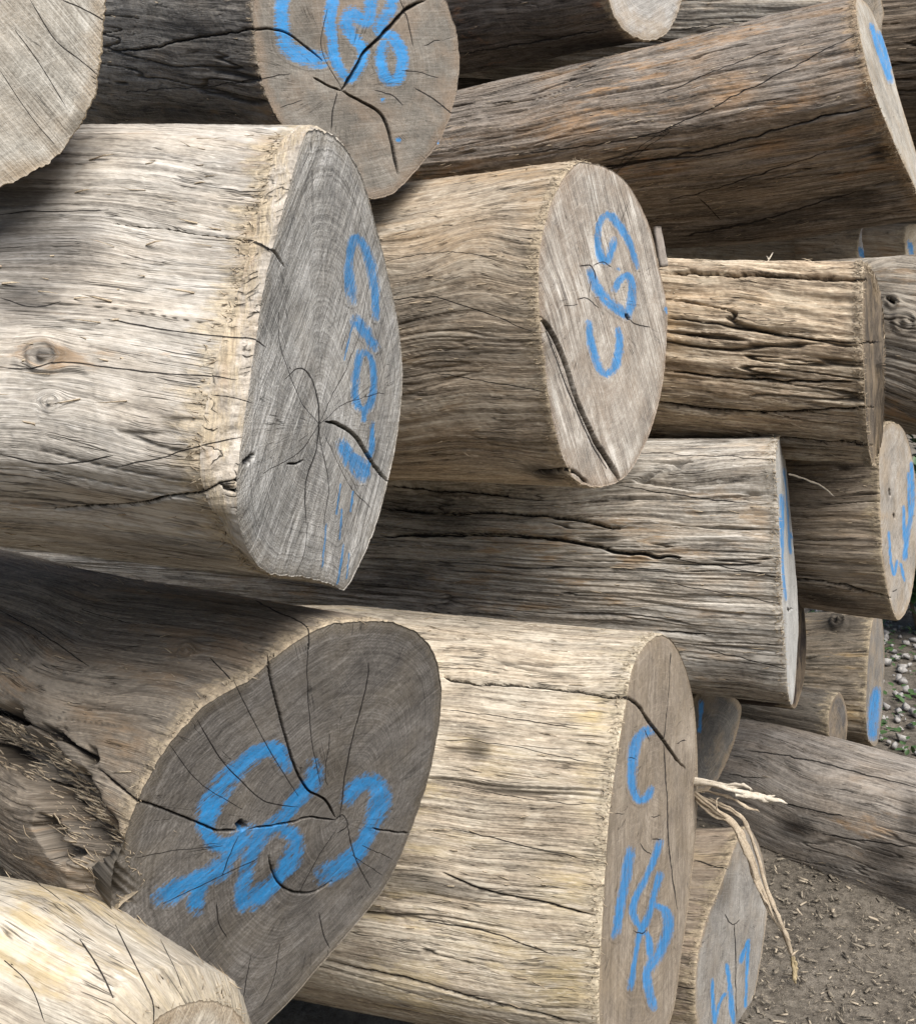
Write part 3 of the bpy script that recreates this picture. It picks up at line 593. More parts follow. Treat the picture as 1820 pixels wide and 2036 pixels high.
log('broad straight-grained tan log low in the middle, C142 painted on its narrow end',
    [(1310, 1260), (1338, 1275), (1363, 1328), (1379, 1400), (1386, 1500), (1386, 1600), (1379, 1700), (1368, 1800), (1354, 1900), (1338, 2010), (1310, 2080), (1270, 2110), (1225, 2105), (1195, 2060), (1189, 1980), (1193, 1880), (1200, 1750), (1209, 1620), (1225, 1500), (1242, 1400), (1256, 1325), (1280, 1282)],
    (1288, 1680), 1.9, nz(67, 0), (640, 1590, 790), pith=(1315, 1478),
    body=side_material('straight_tan_wood', (.10, .08, .056), (.40, .335, .245), (.68, .60, .46), ochre=(.50, .38, .18), och=.75, grime=.3, contrast=1.15, fiss=.5, seed=5.0, edge=(.46, .38, .25)),
    face=face_material('brown_grained_end', (.10, .08, .06), (.25, .205, .155), (.42, .36, .285), saw_angle=1.5, saw=.45, ring=.3, rays=.1, tan=(.27, .21, .14), tanamt=.4, mould=.3, seed=5.0),
    cracks=[([(880, 1342), (910, 1354), (1035, 1363), (1140, 1373), (1210, 1383), (1255, 1393), (1285, 1428), (1310, 1463), (1335, 1498), (1362, 1528)], 8), ([(1317, 1483), (1325, 1578), (1327, 1678), (1345, 1808)], 3.5), ([(1333, 1300), (1325, 1400), (1317, 1480)], 1.8),
            ([(880, 1735), (960, 1770), (1060, 1790), (1180, 1820)], 5), ([(830, 1830), (960, 1850), (1100, 1900)], 4), ([(640, 1910), (800, 1945), (950, 1988), (1035, 2008), (1150, 2036)], 6), ([(900, 1650), (1040, 1680), (1160, 1710)], 3), ([(900, 1560), (1050, 1590), (1200, 1600)], 2), ([(870, 1470), (1000, 1480), (1190, 1520)], 2), ([(880, 1410), (1000, 1425), (1150, 1450)], 2.5),
            ([(1272, 1677), (1280, 1690), (1292, 1697)], 3), ([(1297, 1670), (1310, 1668)], 3), ([(1345, 1478), (1362, 1472)], 3), ([(1295, 1625), (1310, 1622)], 2.5), ([(1260, 1850), (1275, 1856), (1287, 1850)], 3), ([(1240, 1620), (1225, 1618)], 2), ([(1262, 1510), (1250, 1506)], 2), ([(1290, 1470), (1280, 1450)], 2)],
    strokes=[([(1293, 1452), (1275, 1459), (1261, 1484), (1256, 1524), (1257, 1562), (1268, 1590), (1284, 1586), (1294, 1569)], 13), ([(1251, 1692), (1240, 1754), (1230, 1804), (1221, 1862)], 13),
             ([(1310, 1674), (1296, 1719), (1271, 1769), (1257, 1809), (1270, 1839), (1290, 1862), (1294, 1900)], 11), ([(1312, 1739), (1297, 1794), (1286, 1834), (1272, 1860), (1262, 1909), (1251, 1964)], 11), ([(1304, 1800), (1323, 1814), (1327, 1849), (1311, 1894), (1288, 1932), (1289, 1966), (1297, 2002)], 12)],
    darks=[(950, 1490, 34, 34, 0, .9), (860, 1760, 190, 30, .12, .8), (740, 1900, 120, 40, .2, .5), (800, 1220, 140, 20, .05, .4)],  # last blob paints in faint shade from the logs resting above
    ochres=[(1180, 1420, 50, 50, 0, 1), (1130, 1760, 60, 60, 0, .9), (1130, 1950, 110, 70, 0, 1), (1000, 1880, 90, 60, .2, .6), (1170, 1560, 30, 80, 0, .6)],
    low=.005, groove=.0017, deep=.003, warp=.02, seed=11, rag=.0022, fibres=260)

log('long grey furrowed log in the middle with a thin white end seen edge-on',
    [(1552, 866), (1562, 930), (1572, 1040), (1580, 1130), (1584, 1220), (1583, 1310), (1576, 1396), (1567, 1388), (1560, 1300), (1554, 1200), (1549, 1100), (1545, 1000), (1541, 900)],
    (1562, 1130), 2.42, nz(69, 0), (640, 1085, 400), 
    body=side_material('grey_furrowed_wood', (.075, .067, .057), (.37, .33, .27), (.66, .615, .53), ochre=(.42, .27, .13), och=.55, grime=.45, contrast=1.2, fiss=.6, seed=6.0, edge=(.40, .36, .29)),
    face=face_material('white_end', (.22, .21, .19), (.42, .41, .38), (.62, .60, .56), saw_angle=1.5, saw=.2, ring=.15, rays=.1, tan=(.3, .27, .22), tanamt=.15, mould=.1, seed=6.0),
    cracks=[([(770, 1010), (880, 1020), (1000, 1018), (1130, 1030), (1230, 1050)], 9, .015), ([(760, 1065), (900, 1062), (1040, 1065), (1140, 1078), (1250, 1100), (1350, 1110)], 10, .018), ([(1230, 965), (1350, 985), (1480, 1000)], 3), ([(1320, 1110), (1450, 1130), (1550, 1150)], 3), ([(1310, 1255), (1400, 1262)], 5), ([(1330, 1160), (1550, 1200)], 2.5), ([(1400, 1290), (1560, 1330)], 3), ([(780, 965), (900, 975), (1010, 985)], 6, .01), ([(1200, 900), (1400, 905), (1540, 915)], 2), ([(1566, 1208), (1570, 1214), (1574, 1210)], 5)],
    strokes=[([(1556, 932), (1560, 990), (1566, 1052), (1571, 1070)], 4), ([(1552, 985), (1555, 1062), (1557, 1132), (1562, 1192)], 4), ([(1563, 1010), (1570, 1100)], 3), ([(1551, 1030), (1554, 1090)], 3)],
    darks=[(850, 1020, 170, 60, 0, .8), (800, 1150, 120, 50, 0, .6), (1450, 1330, 160, 30, .1, .6), (1100, 1180, 200, 30, .1, .5)],  # left blobs are painted shadow of the two thick logs above
    ochres=[(1250, 1045, 90, 16, .1, .9), (1370, 1100, 60, 9, .1, 1), (1530, 900, 24, 30, 0, .8), (1510, 1030, 34, 50, 0, .6), (1060, 1080, 90, 8, 0, .7), (1500, 1160, 20, 20, 0, .6)],
    extra=1.8, low=.009, groove=.003, deep=.006, warp=.02, seed=13, rag=.002, fibres=260)

log('big long log slanting up to the top right corner, rusty patches near its end',
    [(1700, -4), (1718, 2), (1738, 34), (1762, 100), (1783, 180), (1804, 250), (1828, 330), (1842, 380), (1850, 425), (1845, 436), (1830, 405), (1812, 362), (1786, 308), (1762, 250), (1735, 180), (1714, 100), (1702, 40)],
    (1780, 230), 2.7, nz(60, 10), (900, 355, 320), mids=[(1500, 280, 440), (1330, 310, 412)],
    body=side_material('rusty_grey_wood', (.048, .04, .032), (.19, .155, .12), (.40, .34, .275), ochre=(.38, .21, .08), och=.7, grime=.5, contrast=1.15, fiss=.8, seed=7.0, edge=(.40, .27, .14)),
    face=face_material('pale_speckled_end', (.14, .13, .11), (.34, .31, .26), (.52, .49, .43), saw=.2, ring=.15, rays=.1, tanamt=.4, seed=7.0),
    cracks=[([(910, 430), (1000, 415), (1150, 380), (1320, 262), (1400, 250)], 1.5), ([(930, 455), (1100, 425), (1330, 262)], 1), ([(1000, 310), (1200, 285), (1320, 258), (1500, 170), (1700, 70)], 3.5), ([(1120, 345), (1280, 320), (1450, 285), (1600, 240), (1740, 210)], 5), ([(1330, 400), (1500, 350), (1640, 300)], 3), ([(1350, 470), (1500, 440), (1700, 380)], 4), ([(1300, 190), (1450, 130), (1560, 90)], 2.5), ([(1390, 395), (1430, 435)], 3)],
    strokes=[([(1731, 50), (1741, 85), (1755, 120), (1770, 160)], 9), ([(1745, 65), (1757, 100), (1768, 140)], 7)],
    darks=[(1755, 300, 36, 22, 0, 1.0), (1500, 450, 260, 40, -.2, .8), (1350, 330, 200, 24, -.2, .4), (1700, 400, 110, 40, -.2, .7), (1450, 380, 200, 20, -.25, .5)],  # long lower blobs paint the shading of the underside
    ochres=[(1560, 210, 80, 16, -.3, 1), (1450, 180, 60, 40, -.3, .8), (1720, 180, 18, 30, 0, 1), (1130, 245, 110, 34, -.2, .7), (1530, 290, 50, 16, -.2, .6), (1380, 130, 50, 20, -.3, .4)],
    low=.008, groove=.0032, deep=.006, warp=.02, seed=15, rag=.002, chunky=.0022, fibres=340)

log('log at top with wide grey end, cropped blue figures and large forked crack',
    [(520, -110), (600, -160), (700, -175), (790, -150), (855, -80), (888, 0), (908, 60), (915, 125), (905, 200), (880, 275), (835, 335), (785, 385), (735, 398), (690, 372), (620, 320), (560, 252), (530, 200), (513, 140), (503, 70), (500, 0), (505, -60)],
    (705, 120), 1.85, nz(43, 0), (150, 75, 470), pith=(680, 180),
    body=side_material('dark_smooth_log_wood', (.042, .038, .032), (.19, .17, .14), (.38, .345, .29), ochre=(.34, .22, .10), och=.2, grime=.5, contrast=1.0, fiss=.5, seed=8.0, edge=(.30, .24, .17)),
    face=face_material('grey_brown_end', (.07, .062, .052), (.17, .153, .128), (.31, .285, .245), saw_angle=.3, saw=.3, ring=.25, rays=.45, tan=(.27, .20, .14), tanamt=.5, mould=.4, seed=8.0, blue=(.010, .20, .47)),
    cracks=[([(845, 0), (800, 25), (750, 80), (720, 110), (700, 145), (680, 180)], 9, .012, .35), ([(680, 180), (715, 200), (750, 220), (767, 245), (780, 290), (791, 345)], 7), ([(625, 155), (650, 168), (676, 180)], 5), ([(670, 185), (662, 220), (660, 260)], 3), ([(215, 102), (300, 95), (375, 77), (450, 65), (505, 57), (560, 62), (600, 85), (640, 120)], 5),
            ([(795, 0), (810, 40), (820, 90)], 3), ([(825, 175), (865, 200), (900, 227)], 4), ([(250, 182), (400, 172), (525, 155), (575, 145)], 3), ([(745, 180), (780, 190), (800, 210)], 3), ([(800, 140), (840, 145), (870, 155)], 2.5), ([(680, 178), (640, 100), (650, 20)], 2), ([(845, 90), (875, 78)], 2.5), ([(600, 200), (560, 215)], 2)],
    strokes=[([(562, -20), (560, 45), (570, 90), (600, 112), (635, 120)], 20), ([(668, -20), (656, 30), (660, 75), (667, 120), (685, 152), (703, 150), (722, 105), (702, 75), (686, 48), (700, 28), (728, 42), (736, 0), (730, -30)], 19), ([(782, -20), (775, 20), (752, 55), (778, 75), (800, 115), (790, 155), (768, 155), (756, 120), (764, 90)], 17), ([(760, 197), (761, 200)], 6), ([(791, 275), (791, 278)], 6), ([(873, 283), (876, 288)], 8)],
    darks=[(350, 225, 180, 30, 0, .8), (470, 225, 60, 18, 0, .6), (400, 60, 180, 40, 0, .5)], ochres=[(525, 215, 28, 12, .3, 1), (700, 20, 60, 30, 0, .7), (510, 100, 10, 100, 0, .5)],  # trunk blobs paint in shadow falling from higher up the pile
    low=.006, groove=.0016, deep=.003, warp=.02, seed=17, rag=.003, fibres=90)

log('pale sawn end facing the viewer in the top left corner',
    [(212, -60), (213, 0), (209, 60), (201, 140), (190, 200), (162, 252), (122, 310), (60, 352), (0, 377), (-80, 380), (-180, 330), (-260, 220), (-290, 60), (-270, -120), (-190, -240), (-70, -290), (60, -260), (160, -170)],
    (-40, 50), 1.04, nz(28, -8), (-120, 30, 420, 1.55), pith=(-150, -60), res=.9,
    body=side_material('brown_side_wood', (.05, .035, .025), (.16, .11, .07), (.3, .22, .15), seed=9.0),
    face=face_material('pale_streaked_end', (.16, .145, .12), (.37, .345, .295), (.60, .57, .505), saw_angle=-.85, saw=.9, ring=.3, rays=.1, tan=(.36, .28, .19), tanamt=.3, mould=.35, seed=9.0),
    cracks=[([(124, 0), (165, 18), (212, 44)], 4), ([(60, 0), (110, 80), (160, 120), (195, 150)], 3), ([(30, 60), (80, 130), (130, 210)], 2.5), ([(0, 140), (60, 230), (110, 290)], 2)],
    darks=[(165, 250, 40, 60, .7, .8), (120, 290, 60, 40, .7, .4)], ochres=[(30, 340, 110, 24, 0, .8)], low=.005, groove=.0015, deep=.001, seed=19, rag=.003, extra=.4)

log('weathered splintery log with a split slab on top, under the slanting log',
    [(1716, 522), (1730, 530), (1745, 560), (1756, 620), (1760, 700), (1758, 790), (1752, 880), (1741, 922), (1736, 926), (1742, 860), (1747, 780), (1749, 700), (1746, 620), (1733, 560)],
    (1738, 725), 2.45, nz(66, 0), (1150, 690, 355), 
    body=side_material('splintery_tan_wood', (.085, .06, .038), (.37, .28, .18), (.68, .57, .40), ochre=(.46, .30, .14), och=.6, grime=.3, contrast=1.2, fiss=1.0, seed=10.0, edge=(.45, .36, .24)),
    face=face_material('brown_end', (.03, .025, .018), (.09, .07, .05), (.2, .16, .12), seed=10.0),
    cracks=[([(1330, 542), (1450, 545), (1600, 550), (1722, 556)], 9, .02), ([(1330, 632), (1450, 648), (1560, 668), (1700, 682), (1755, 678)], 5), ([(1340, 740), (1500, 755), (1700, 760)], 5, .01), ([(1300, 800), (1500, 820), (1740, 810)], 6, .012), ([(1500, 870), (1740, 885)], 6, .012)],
    darks=[(1500, 880, 260, 30, .05, .8), (1450, 800, 180, 30, 0, .5)], ochres=[(1340, 650, 40, 90, 0, .9), (1500, 600, 200, 30, 0, .4)],  # bottom of the trunk darkened in colour as underside shade
    low=.006, groove=.004, deep=.009, warp=.02, seed=21, rag=.004, chunky=.006, fibres=700)

log('short log at the right edge with an oval grey end scrawled in blue',
    [(1756, 846), (1785, 842), (1803, 870), (1816, 930), (1826, 1010), (1822, 1100), (1808, 1195), (1786, 1234), (1770, 1205), (1755, 1130), (1749, 1050), (1747, 980), (1746, 900)],
    (1783, 1040), 2.85, nz(57, -4), (1400, 1020, 330),
    body=side_material('brown_grey_wood', (.06, .046, .034), (.24, .19, .135), (.46, .38, .28), ochre=(.42, .28, .13), och=.5, grime=.4, contrast=1.1, fiss=.6, seed=11.0),
    face=face_material('grey_tan_end', (.14, .125, .105), (.33, .295, .25), (.52, .48, .42), saw_angle=.5, saw=.4, ring=.2, rays=.1, seed=11.0),
    cracks=[([(1560, 1150), (1650, 1160), (1770, 1190)], 6, .01), ([(1768, 972), (1771, 988)], 6), ([(1778, 1022), (1780, 1030)], 5), ([(1775, 1178), (1783, 1174)], 3), ([(1580, 1075), (1700, 1070)], 2)],
    strokes=[([(1811, 920), (1812, 1000), (1803, 1060), (1797, 1112)], 6), ([(1795, 1007), (1797, 1060), (1802, 1110)], 5), ([(1767, 1057), (1768, 1110), (1777, 1143), (1783, 1115)], 5), ([(1789, 1120), (1797, 1155)], 5), ([(1805, 940), (1806, 1040)], 4)],
    darks=[(1640, 1190, 120, 22, .2, .8)], ochres=[(1735, 1025, 40, 10, 0, 1), (1745, 880, 12, 60, 0, .8), (1640, 1050, 90, 50, 0, .3)],
    low=.006, groove=.003, deep=.005, seed=23, rag=.004, res=.8, fibres=120)

log('dark log high in the pile, its pale round end poking down at top edge',
    [(1215, -160), (1290, -170), (1340, -110), (1358, -40), (1355, 0), (1342, 40), (1320, 72), (1285, 82), (1245, 66), (1218, 30), (1205, -20), (1200, -90)],
    (1280, -40), 3.0, nz(46, 0), (820, 10, 300), res=.75,
    body=side_material('dark_streaky_wood', (.035, .028, .022), (.115, .092, .072), (.24, .20, .16), ochre=(.34, .17, .08), och=.3, grime=.5, contrast=1.1, fiss=.5, seed=12.0),
    face=face_material('pale_grey_end', (.2, .19, .17), (.38, .36, .33), (.54, .52, .48), seed=12.0, ring=.5),
    cracks=[([(900, 110), (1050, 85), (1200, 60)], 4)], ochres=[(1192, 8, 14, 12, 0, 1)], low=.006, groove=.002, deep=.003, seed=25, rag=.004, fibres=40)

log('pale cracked log lying behind the slanting log near the top edge',
    [(1710, -60), (1740, -40), (1758, 30), (1762, 90), (1750, 150), (1730, 190), (1705, 180), (1690, 130), (1685, 60), (1690, -10)],
    (1724, 70), 3.4, nz(66, 0), (1000, 60, 190), res=.75,
    body=side_material('cream_fissured_wood', (.06, .05, .04), (.33, .285, .22), (.56, .51, .42), och=.5, grime=.6, contrast=1.2, fiss=.8, seed=13.0),
    face=face_material('plain_end', (.1, .09, .07), (.25, .22, .18), (.4, .36, .3), seed=13.0),
    cracks=[([(1350, 60), (1500, 40), (1640, 30)], 3), ([(1340, 100), (1420, 80), (1560, 75)], 5, .01)], darks=[(1330, 90, 80, 22, 0, .8), (1000, 150, 200, 60, 0, .6)],  # darks paint in the shadow beneath the round-ended log
    low=.006, groove=.003, deep=.006, seed=27, rag=.003, fibres=60)

log('added dark log backing the black gap under the log with the round pale end',
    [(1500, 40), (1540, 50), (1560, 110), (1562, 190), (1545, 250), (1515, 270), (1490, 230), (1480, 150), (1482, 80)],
    (1520, 150), 4.1, nz(60, 0), (850, 170, 240), res=.5,  # log added behind the gap so that it stays dark
    body=side_material('gap_backing_wood', (.03, .025, .02), (.10, .085, .065), (.2, .17, .13), seed=25.0),
    face=face_material('gap_backing_end', (.05, .045, .035), (.12, .11, .09), (.2, .18, .15), seed=25.0), low=.006, groove=.003, deep=.002, seed=51)
log('dark log in the top right corner behind the end of the slanting log',
    [(2030, -80), (2060, -60), (2085, 20), (2090, 110), (2075, 200), (2050, 250), (2020, 240), (2000, 160), (1996, 60), (2005, -20)],
    (2043, 80), 3.4, nz(60, 0), (1600, 130, 300), res=.7,
    body=side_material('dark_brown_wood', (.035, .028, .02), (.15, .115, .08), (.32, .25, .18), och=.4, grime=.5, contrast=1.1, fiss=.6, seed=14.0),
    face=face_material('plain_dark_end', (.1, .09, .07), (.25, .22, .18), (.4, .36, .3), seed=14.0), low=.006, groove=.003, deep=.006, seed=29, fibres=60)

log('grey log half hidden behind the end of the slanting log at the right edge',
    [(2000, 210), (2030, 220), (2052, 300), (2055, 390), (2040, 470), (2015, 490), (1995, 440), (1985, 360), (1985, 270)],
    (2020, 350), 3.9, nz(58, 0), (1650, 350, 240), res=.6,
    body=side_material('far_grey_wood', (.05, .043, .035), (.24, .21, .165), (.46, .41, .34), seed=24.0, fiss=.5),
    face=face_material('plain_far_end', (.1, .09, .07), (.25, .22, .18), (.4, .36, .3), seed=24.0), low=.006, groove=.003, deep=.004, seed=49)
log('knotty log at the right edge, beside the end of the splintery log',
    [(1905, 500), (1935, 520), (1950, 590), (1952, 680), (1945, 780), (1925, 850), (1900, 870), (1880, 810), (1874, 700), (1878, 590)],
    (1914, 690), 3.1, nz(55, 0), (1560, 690, 320), res=.75,
    body=side_material('grey_knotty_wood', (.05, .043, .035), (.23, .195, .15), (.46, .41, .33), och=.5, grime=.4, contrast=1.1, fiss=.5, seed=15.0),
    face=face_material('plain_grey_end', (.1, .09, .07), (.25, .22, .18), (.4, .36, .3), seed=15.0), low=.008, groove=.003, deep=.004, seed=31, warp=.15, fibres=60,
    cracks=[([(1762, 590), (1775, 600)], 12, .02)], lumps=[(1800, 640, 26, .012), (1775, 600, 14, .01)])

log('small far log end marked with a blue tick, tucked under the slanting log',
    [(1712, 452), (1748, 440), (1776, 446), (1782, 480), (1776, 530), (1760, 570), (1728, 572), (1708, 540), (1704, 495)],
    (1744, 508), 4.0, nz(32, 10), (1600, 500, 120), res=.6,
    body=side_material('ochre_far_wood', (.12, .09, .06), (.35, .27, .17), (.52, .44, .32), seed=16.0),
    face=face_material('blue_grey_end', (.3, .3, .29), (.52, .52, .5), (.68, .68, .66), seed=16.0), strokes=[([(1732, 455), (1728, 480), (1716, 507), (1709, 496)], 8)], low=.004, groove=.002, deep=.002, seed=33)
log('small ochre log end at the right edge above the knotty log',
    [(1800, 452), (1818, 446), (1840, 450), (1852, 490), (1846, 540), (1826, 565), (1806, 550), (1798, 500)],
    (1824, 505), 3.9, nz(40, 0), (1740, 500, 112), res=.6, extra=.3,
    body=side_material('ochre_small_wood', (.14, .10, .06), (.36, .28, .18), (.52, .44, .32), seed=17.0, och=.8),
    face=face_material('ochre_end', (.25, .2, .15), (.48, .41, .3), (.6, .54, .42), seed=17.0), strokes=[([(1806, 480), (1810, 505), (1804, 520)], 8)], low=.004, groove=.003, deep=.003, seed=35)

log('short far log low at right, knotted top, blue paint on its narrow edge',
    [(1738, 1218), (1751, 1222), (1757, 1290), (1755, 1370), (1750, 1440), (1742, 1480), (1732, 1482), (1722, 1460), (1720, 1400), (1723, 1330), (1729, 1260)],
    (1739, 1352), 3.95, nz(64, 0), (1560, 1345, 240), res=.75, extra=.5,
    body=side_material('far_brown_wood', (.04, .033, .025), (.16, .13, .092), (.31, .255, .185), ochre=(.45, .30, .12), och=.5, grime=.4, contrast=1.1, fiss=.9, seed=18.0),
    face=face_material('dim_grey_end', (.1, .09, .08), (.2, .18, .155), (.3, .28, .25), seed=18.0), strokes=[([(1742, 1371), (1736, 1415), (1733, 1465)], 14)],
    darks=[(1665, 1238, 60, 26, 0, .9)], ochres=[(1690, 1420, 60, 22, 0, .8)], lumps=[(1665, 1238, 16, .02)], low=.006, groove=.004, deep=.006, chunky=.003, seed=37, fibres=60)
log('stubby dusty log lying in front of the upright-looking one',
    [(1668, 1376), (1680, 1400), (1684, 1440), (1678, 1490), (1664, 1505), (1650, 1480), (1645, 1440), (1650, 1400)],
    (1665, 1440), 3.5, nz(50, 0), (1540, 1415, 120), res=.7, extra=.4,
    body=side_material('dusty_stub_wood', (.05, .042, .033), (.14, .118, .09), (.25, .215, .165), seed=19.0),
    face=face_material('dark_stub_end', (.05, .045, .04), (.10, .09, .08), (.17, .15, .13), seed=19.0), low=.006, groove=.002, deep=.002, seed=39)
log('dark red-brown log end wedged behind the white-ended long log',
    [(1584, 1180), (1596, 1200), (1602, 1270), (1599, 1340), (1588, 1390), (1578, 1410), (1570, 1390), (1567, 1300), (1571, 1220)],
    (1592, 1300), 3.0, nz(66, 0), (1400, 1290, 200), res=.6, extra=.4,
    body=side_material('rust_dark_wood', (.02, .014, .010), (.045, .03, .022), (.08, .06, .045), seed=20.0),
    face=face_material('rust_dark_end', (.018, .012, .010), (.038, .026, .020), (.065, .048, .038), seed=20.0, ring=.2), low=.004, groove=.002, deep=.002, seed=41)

log('mottled log lying on the ground at lower right, running out of frame',
    [(2190, 1620), (2250, 1645), (2290, 1760), (2295, 1900), (2250, 2040), (2185, 2090), (2135, 2000), (2115, 1850), (2130, 1710)],
    (2200, 1855), 2.78, nz(58, -14), (1400, 1610, 440), res=.9,
    body=side_material('mottled_ground_wood', (.06, .052, .045), (.25, .215, .175), (.44, .39, .33), och=.25, grime=.5, contrast=.95, fiss=.3, seed=21.0),
    face=face_material('plain_low_end', (.1, .09, .07), (.25, .22, .18), (.4, .36, .3), seed=21.0),
    cracks=[([(1480, 1490), (1600, 1510), (1720, 1540), (1820, 1565)], 4), ([(1480, 1575), (1600, 1608), (1680, 1625)], 4), ([(1640, 1660), (1740, 1675), (1820, 1684)], 4), ([(1450, 1540), (1520, 1548)], 3)],
    darks=[(1580, 1645, 50, 26, .2, 1.1), (1760, 1700, 60, 40, .2, .9), (1810, 1620, 30, 60, 0, .8), (1700, 1830, 150, 30, .3, .7), (1790, 1760, 60, 30, .3, .7)], low=.006, groove=.0012, deep=.002, seed=43, fibres=60)
log('grey log end in shade behind the C142 log, low in the pile',
    [(1470, 1396), (1472, 1425), (1460, 1475), (1440, 1525), (1420, 1560), (1395, 1578), (1368, 1560), (1358, 1500), (1362, 1430), (1385, 1380), (1430, 1370)],
    (1420, 1480), 2.8, nz(40, 0), (1250, 1470, 200), res=.7, extra=.4,
    body=side_material('shade_log_wood', (.06, .05, .04), (.18, .15, .12), (.3, .26, .2), seed=22.0),
    face=face_material('shade_grey_end', (.05, .047, .042), (.125, .115, .10), (.22, .205, .18), saw=.6, saw_angle=.7, seed=22.0), strokes=[([(1394, 1396), (1391, 1425), (1390, 1454)], 7)], low=.004, groove=.002, deep=.002, seed=45)
log('small brown log standing low beside the C142 log, blue scrawl on its pointed grey end',
    [(1481, 1642), (1503, 1666), (1518, 1715), (1526, 1790), (1518, 1870), (1503, 1960), (1484, 2040), (1455, 2090), (1415, 2095), (1387, 2060), (1380, 1980), (1386, 1895), (1402, 1830), (1430, 1762), (1456, 1690)],
    (1455, 1870), 2.42, nz(54, 0), (1250, 1850, 400), res=.9, extra=.5, pith=(1457, 1830),
    body=side_material('low_brown_wood', (.08, .06, .042), (.26, .20, .14), (.42, .34, .24), ochre=(.48, .36, .2), och=.4, grime=.3, seed=23.0, fiss=.4),
    face=face_material('grey_pointed_end', (.11, .10, .09), (.255, .235, .205), (.40, .375, .335), saw_angle=1.3, saw=.4, ring=.3, rays=.2, tanamt=.2, seed=23.0),
    cracks=[([(1441, 1820), (1447, 1834), (1458, 1838), (1467, 1828)], 3), ([(1457, 1840), (1459, 1880), (1460, 1953), (1462, 2030)], 3), ([(1380, 1710), (1420, 1722), (1445, 1728)], 4), ([(1345, 1960), (1380, 1966)], 3)],
    strokes=[([(1487, 1870), (1476, 1895), (1470, 1912)], 7), ([(1488, 1872), (1482, 1948), (1480, 2003)], 5), ([(1442, 1918), (1450, 1978), (1455, 2033)], 7), ([(1415, 1948), (1417, 2035)], 6), ([(1417, 2035), (1430, 1990), (1440, 1975)], 5)],
    ochres=[(1400, 1700, 60, 16, 0, .7)], low=.006, groove=.002, deep=.002, seed=47, fibres=80)
#==END LOGS==

# ------------------------------------------------------------------ ground
def ground_material():
    m = NT('soil'); p = m.n.new('ShaderNodeTexCoord').outputs['Object']
    a = m.noise(p, 3, 6, .6); b = m.noise(p, 40, 6, .7); c = m.noise(p, 260, 3, .6)
    col = m.ramp(m.mr(m.m2('MULTIPLY_ADD', b, .5, m.m2('MULTIPLY_ADD', c, .3, m.m2('MULTIPLY', a, .4))), .42, .78), [(0, (.035, .030, .024)), (.5, (.125, .108, .086)), (1, (.24, .21, .17))])
    return m.done(col, m.bump(m.m2('MULTIPLY_ADD', b, .8, m.m2('MULTIPLY', c, .25)), .012), .95, .1)
gm = ground_material()
n = 220; xs = np.sign(np.linspace(-1, 1, n)) * np.abs(np.linspace(-1, 1, n)) ** 4.2 * 300 + .9
ys = np.sign(np.linspace(-1, 1, n)) * np.abs(np.linspace(-1, 1, n)) ** 4.2 * 300 + 2.4
X, Y = np.meshgrid(xs, ys); P = np.stack([X.ravel(), Y.ravel(), 0 * X.ravel()], 1)
P[:, 2] = (fbm(P * 5, 3, 3) - .5) * .03 * np.exp(-np.hypot(P[:, 0], P[:, 1] - 2) / 8) - .008
i = np.arange(n - 1)[:, None] * n; j = np.arange(n - 1)[None]
Qg = np.stack([i + j, i + j + 1, i + n + j + 1, i + n + j], -1).reshape(-1, 4)
go = link_mesh('ground', P, Qg, gm); go['kind'] = 'structure'

# chips, stones, leaf litter
def scatter(name, mat, n, sampler, size, flat, seed, label, cat):
    r = np.random.default_rng(seed); base = np.array([(-1, -1, -1), (1, -1, -1), (1, 1, -1), (-1, 1, -1), (-1, -1, 1), (1, -1, 1), (1, 1, 1), (-1, 1, 1)], float) * .5
    fq = np.array([(0, 3, 2, 1), (4, 5, 6, 7), (0, 1, 5, 4), (1, 2, 6, 5), (2, 3, 7, 6), (3, 0, 4, 7)])
    Vs = []; Qs = []
    for k in range(n):
        s = size(r); b = base * s + r.normal(0, .12, (8, 3)) * s
        b[:, 1] *= np.where(b[:, 0] > 0, r.uniform(.4, 1), 1)
        a, t1, t2 = r.uniform(0, 6.28), r.normal(0, flat), r.normal(0, flat)
        Rm_ = np.array(Matrix.Rotation(a, 3, 'Z') @ Matrix.Rotation(t1, 3, 'X') @ Matrix.Rotation(t2, 3, 'Y'))
        x, y = sampler(r); Vs.append(b @ Rm_.T + [x, y, s[2] * .4]); Qs.append(fq + 8 * k)
    o = link_mesh(name, np.vstack(Vs), np.vstack(Qs), mat, smooth=False); o['kind'] = 'stuff'; tag(o, label, cat); return o
def rect(x0, x1, y0, y1): return lambda r: (r.uniform(x0, x1), r.uniform(y0, y1))
chip_m = plain_wood('chip_wood', (.07, .058, .045), (.32, .275, .21)); chip_m2 = plain_wood('pale_chip_wood', (.26, .21, .15), (.48, .41, .31), 3)
scatter('wood_chips', chip_m, 11000, rect(.5, 2.0, 1.9, 3.7), lambda r: np.array([r.uniform(.5, 3) , r.uniform(.25, .9), r.uniform(.1, .3)]) * r.choice([.003, .004, .006, .011], p=[.25, .35, .3, .1]), .25, 1, 'brown wood chips and bark crumbs scattered over the soil at lower right', 'wood chips')
scatter('pale_wood_chips', chip_m2, 700, rect(.5, 2.0, 1.9, 3.7), lambda r: np.array([r.uniform(.004, .03), r.uniform(.002, .007), r.uniform(.001, .003)]), .25, 2, 'larger pale wood slivers lying among the brown chips', 'wood chips')
stone_m = plain_wood('stone', (.16, .15, .14), (.42, .40, .37), 5)
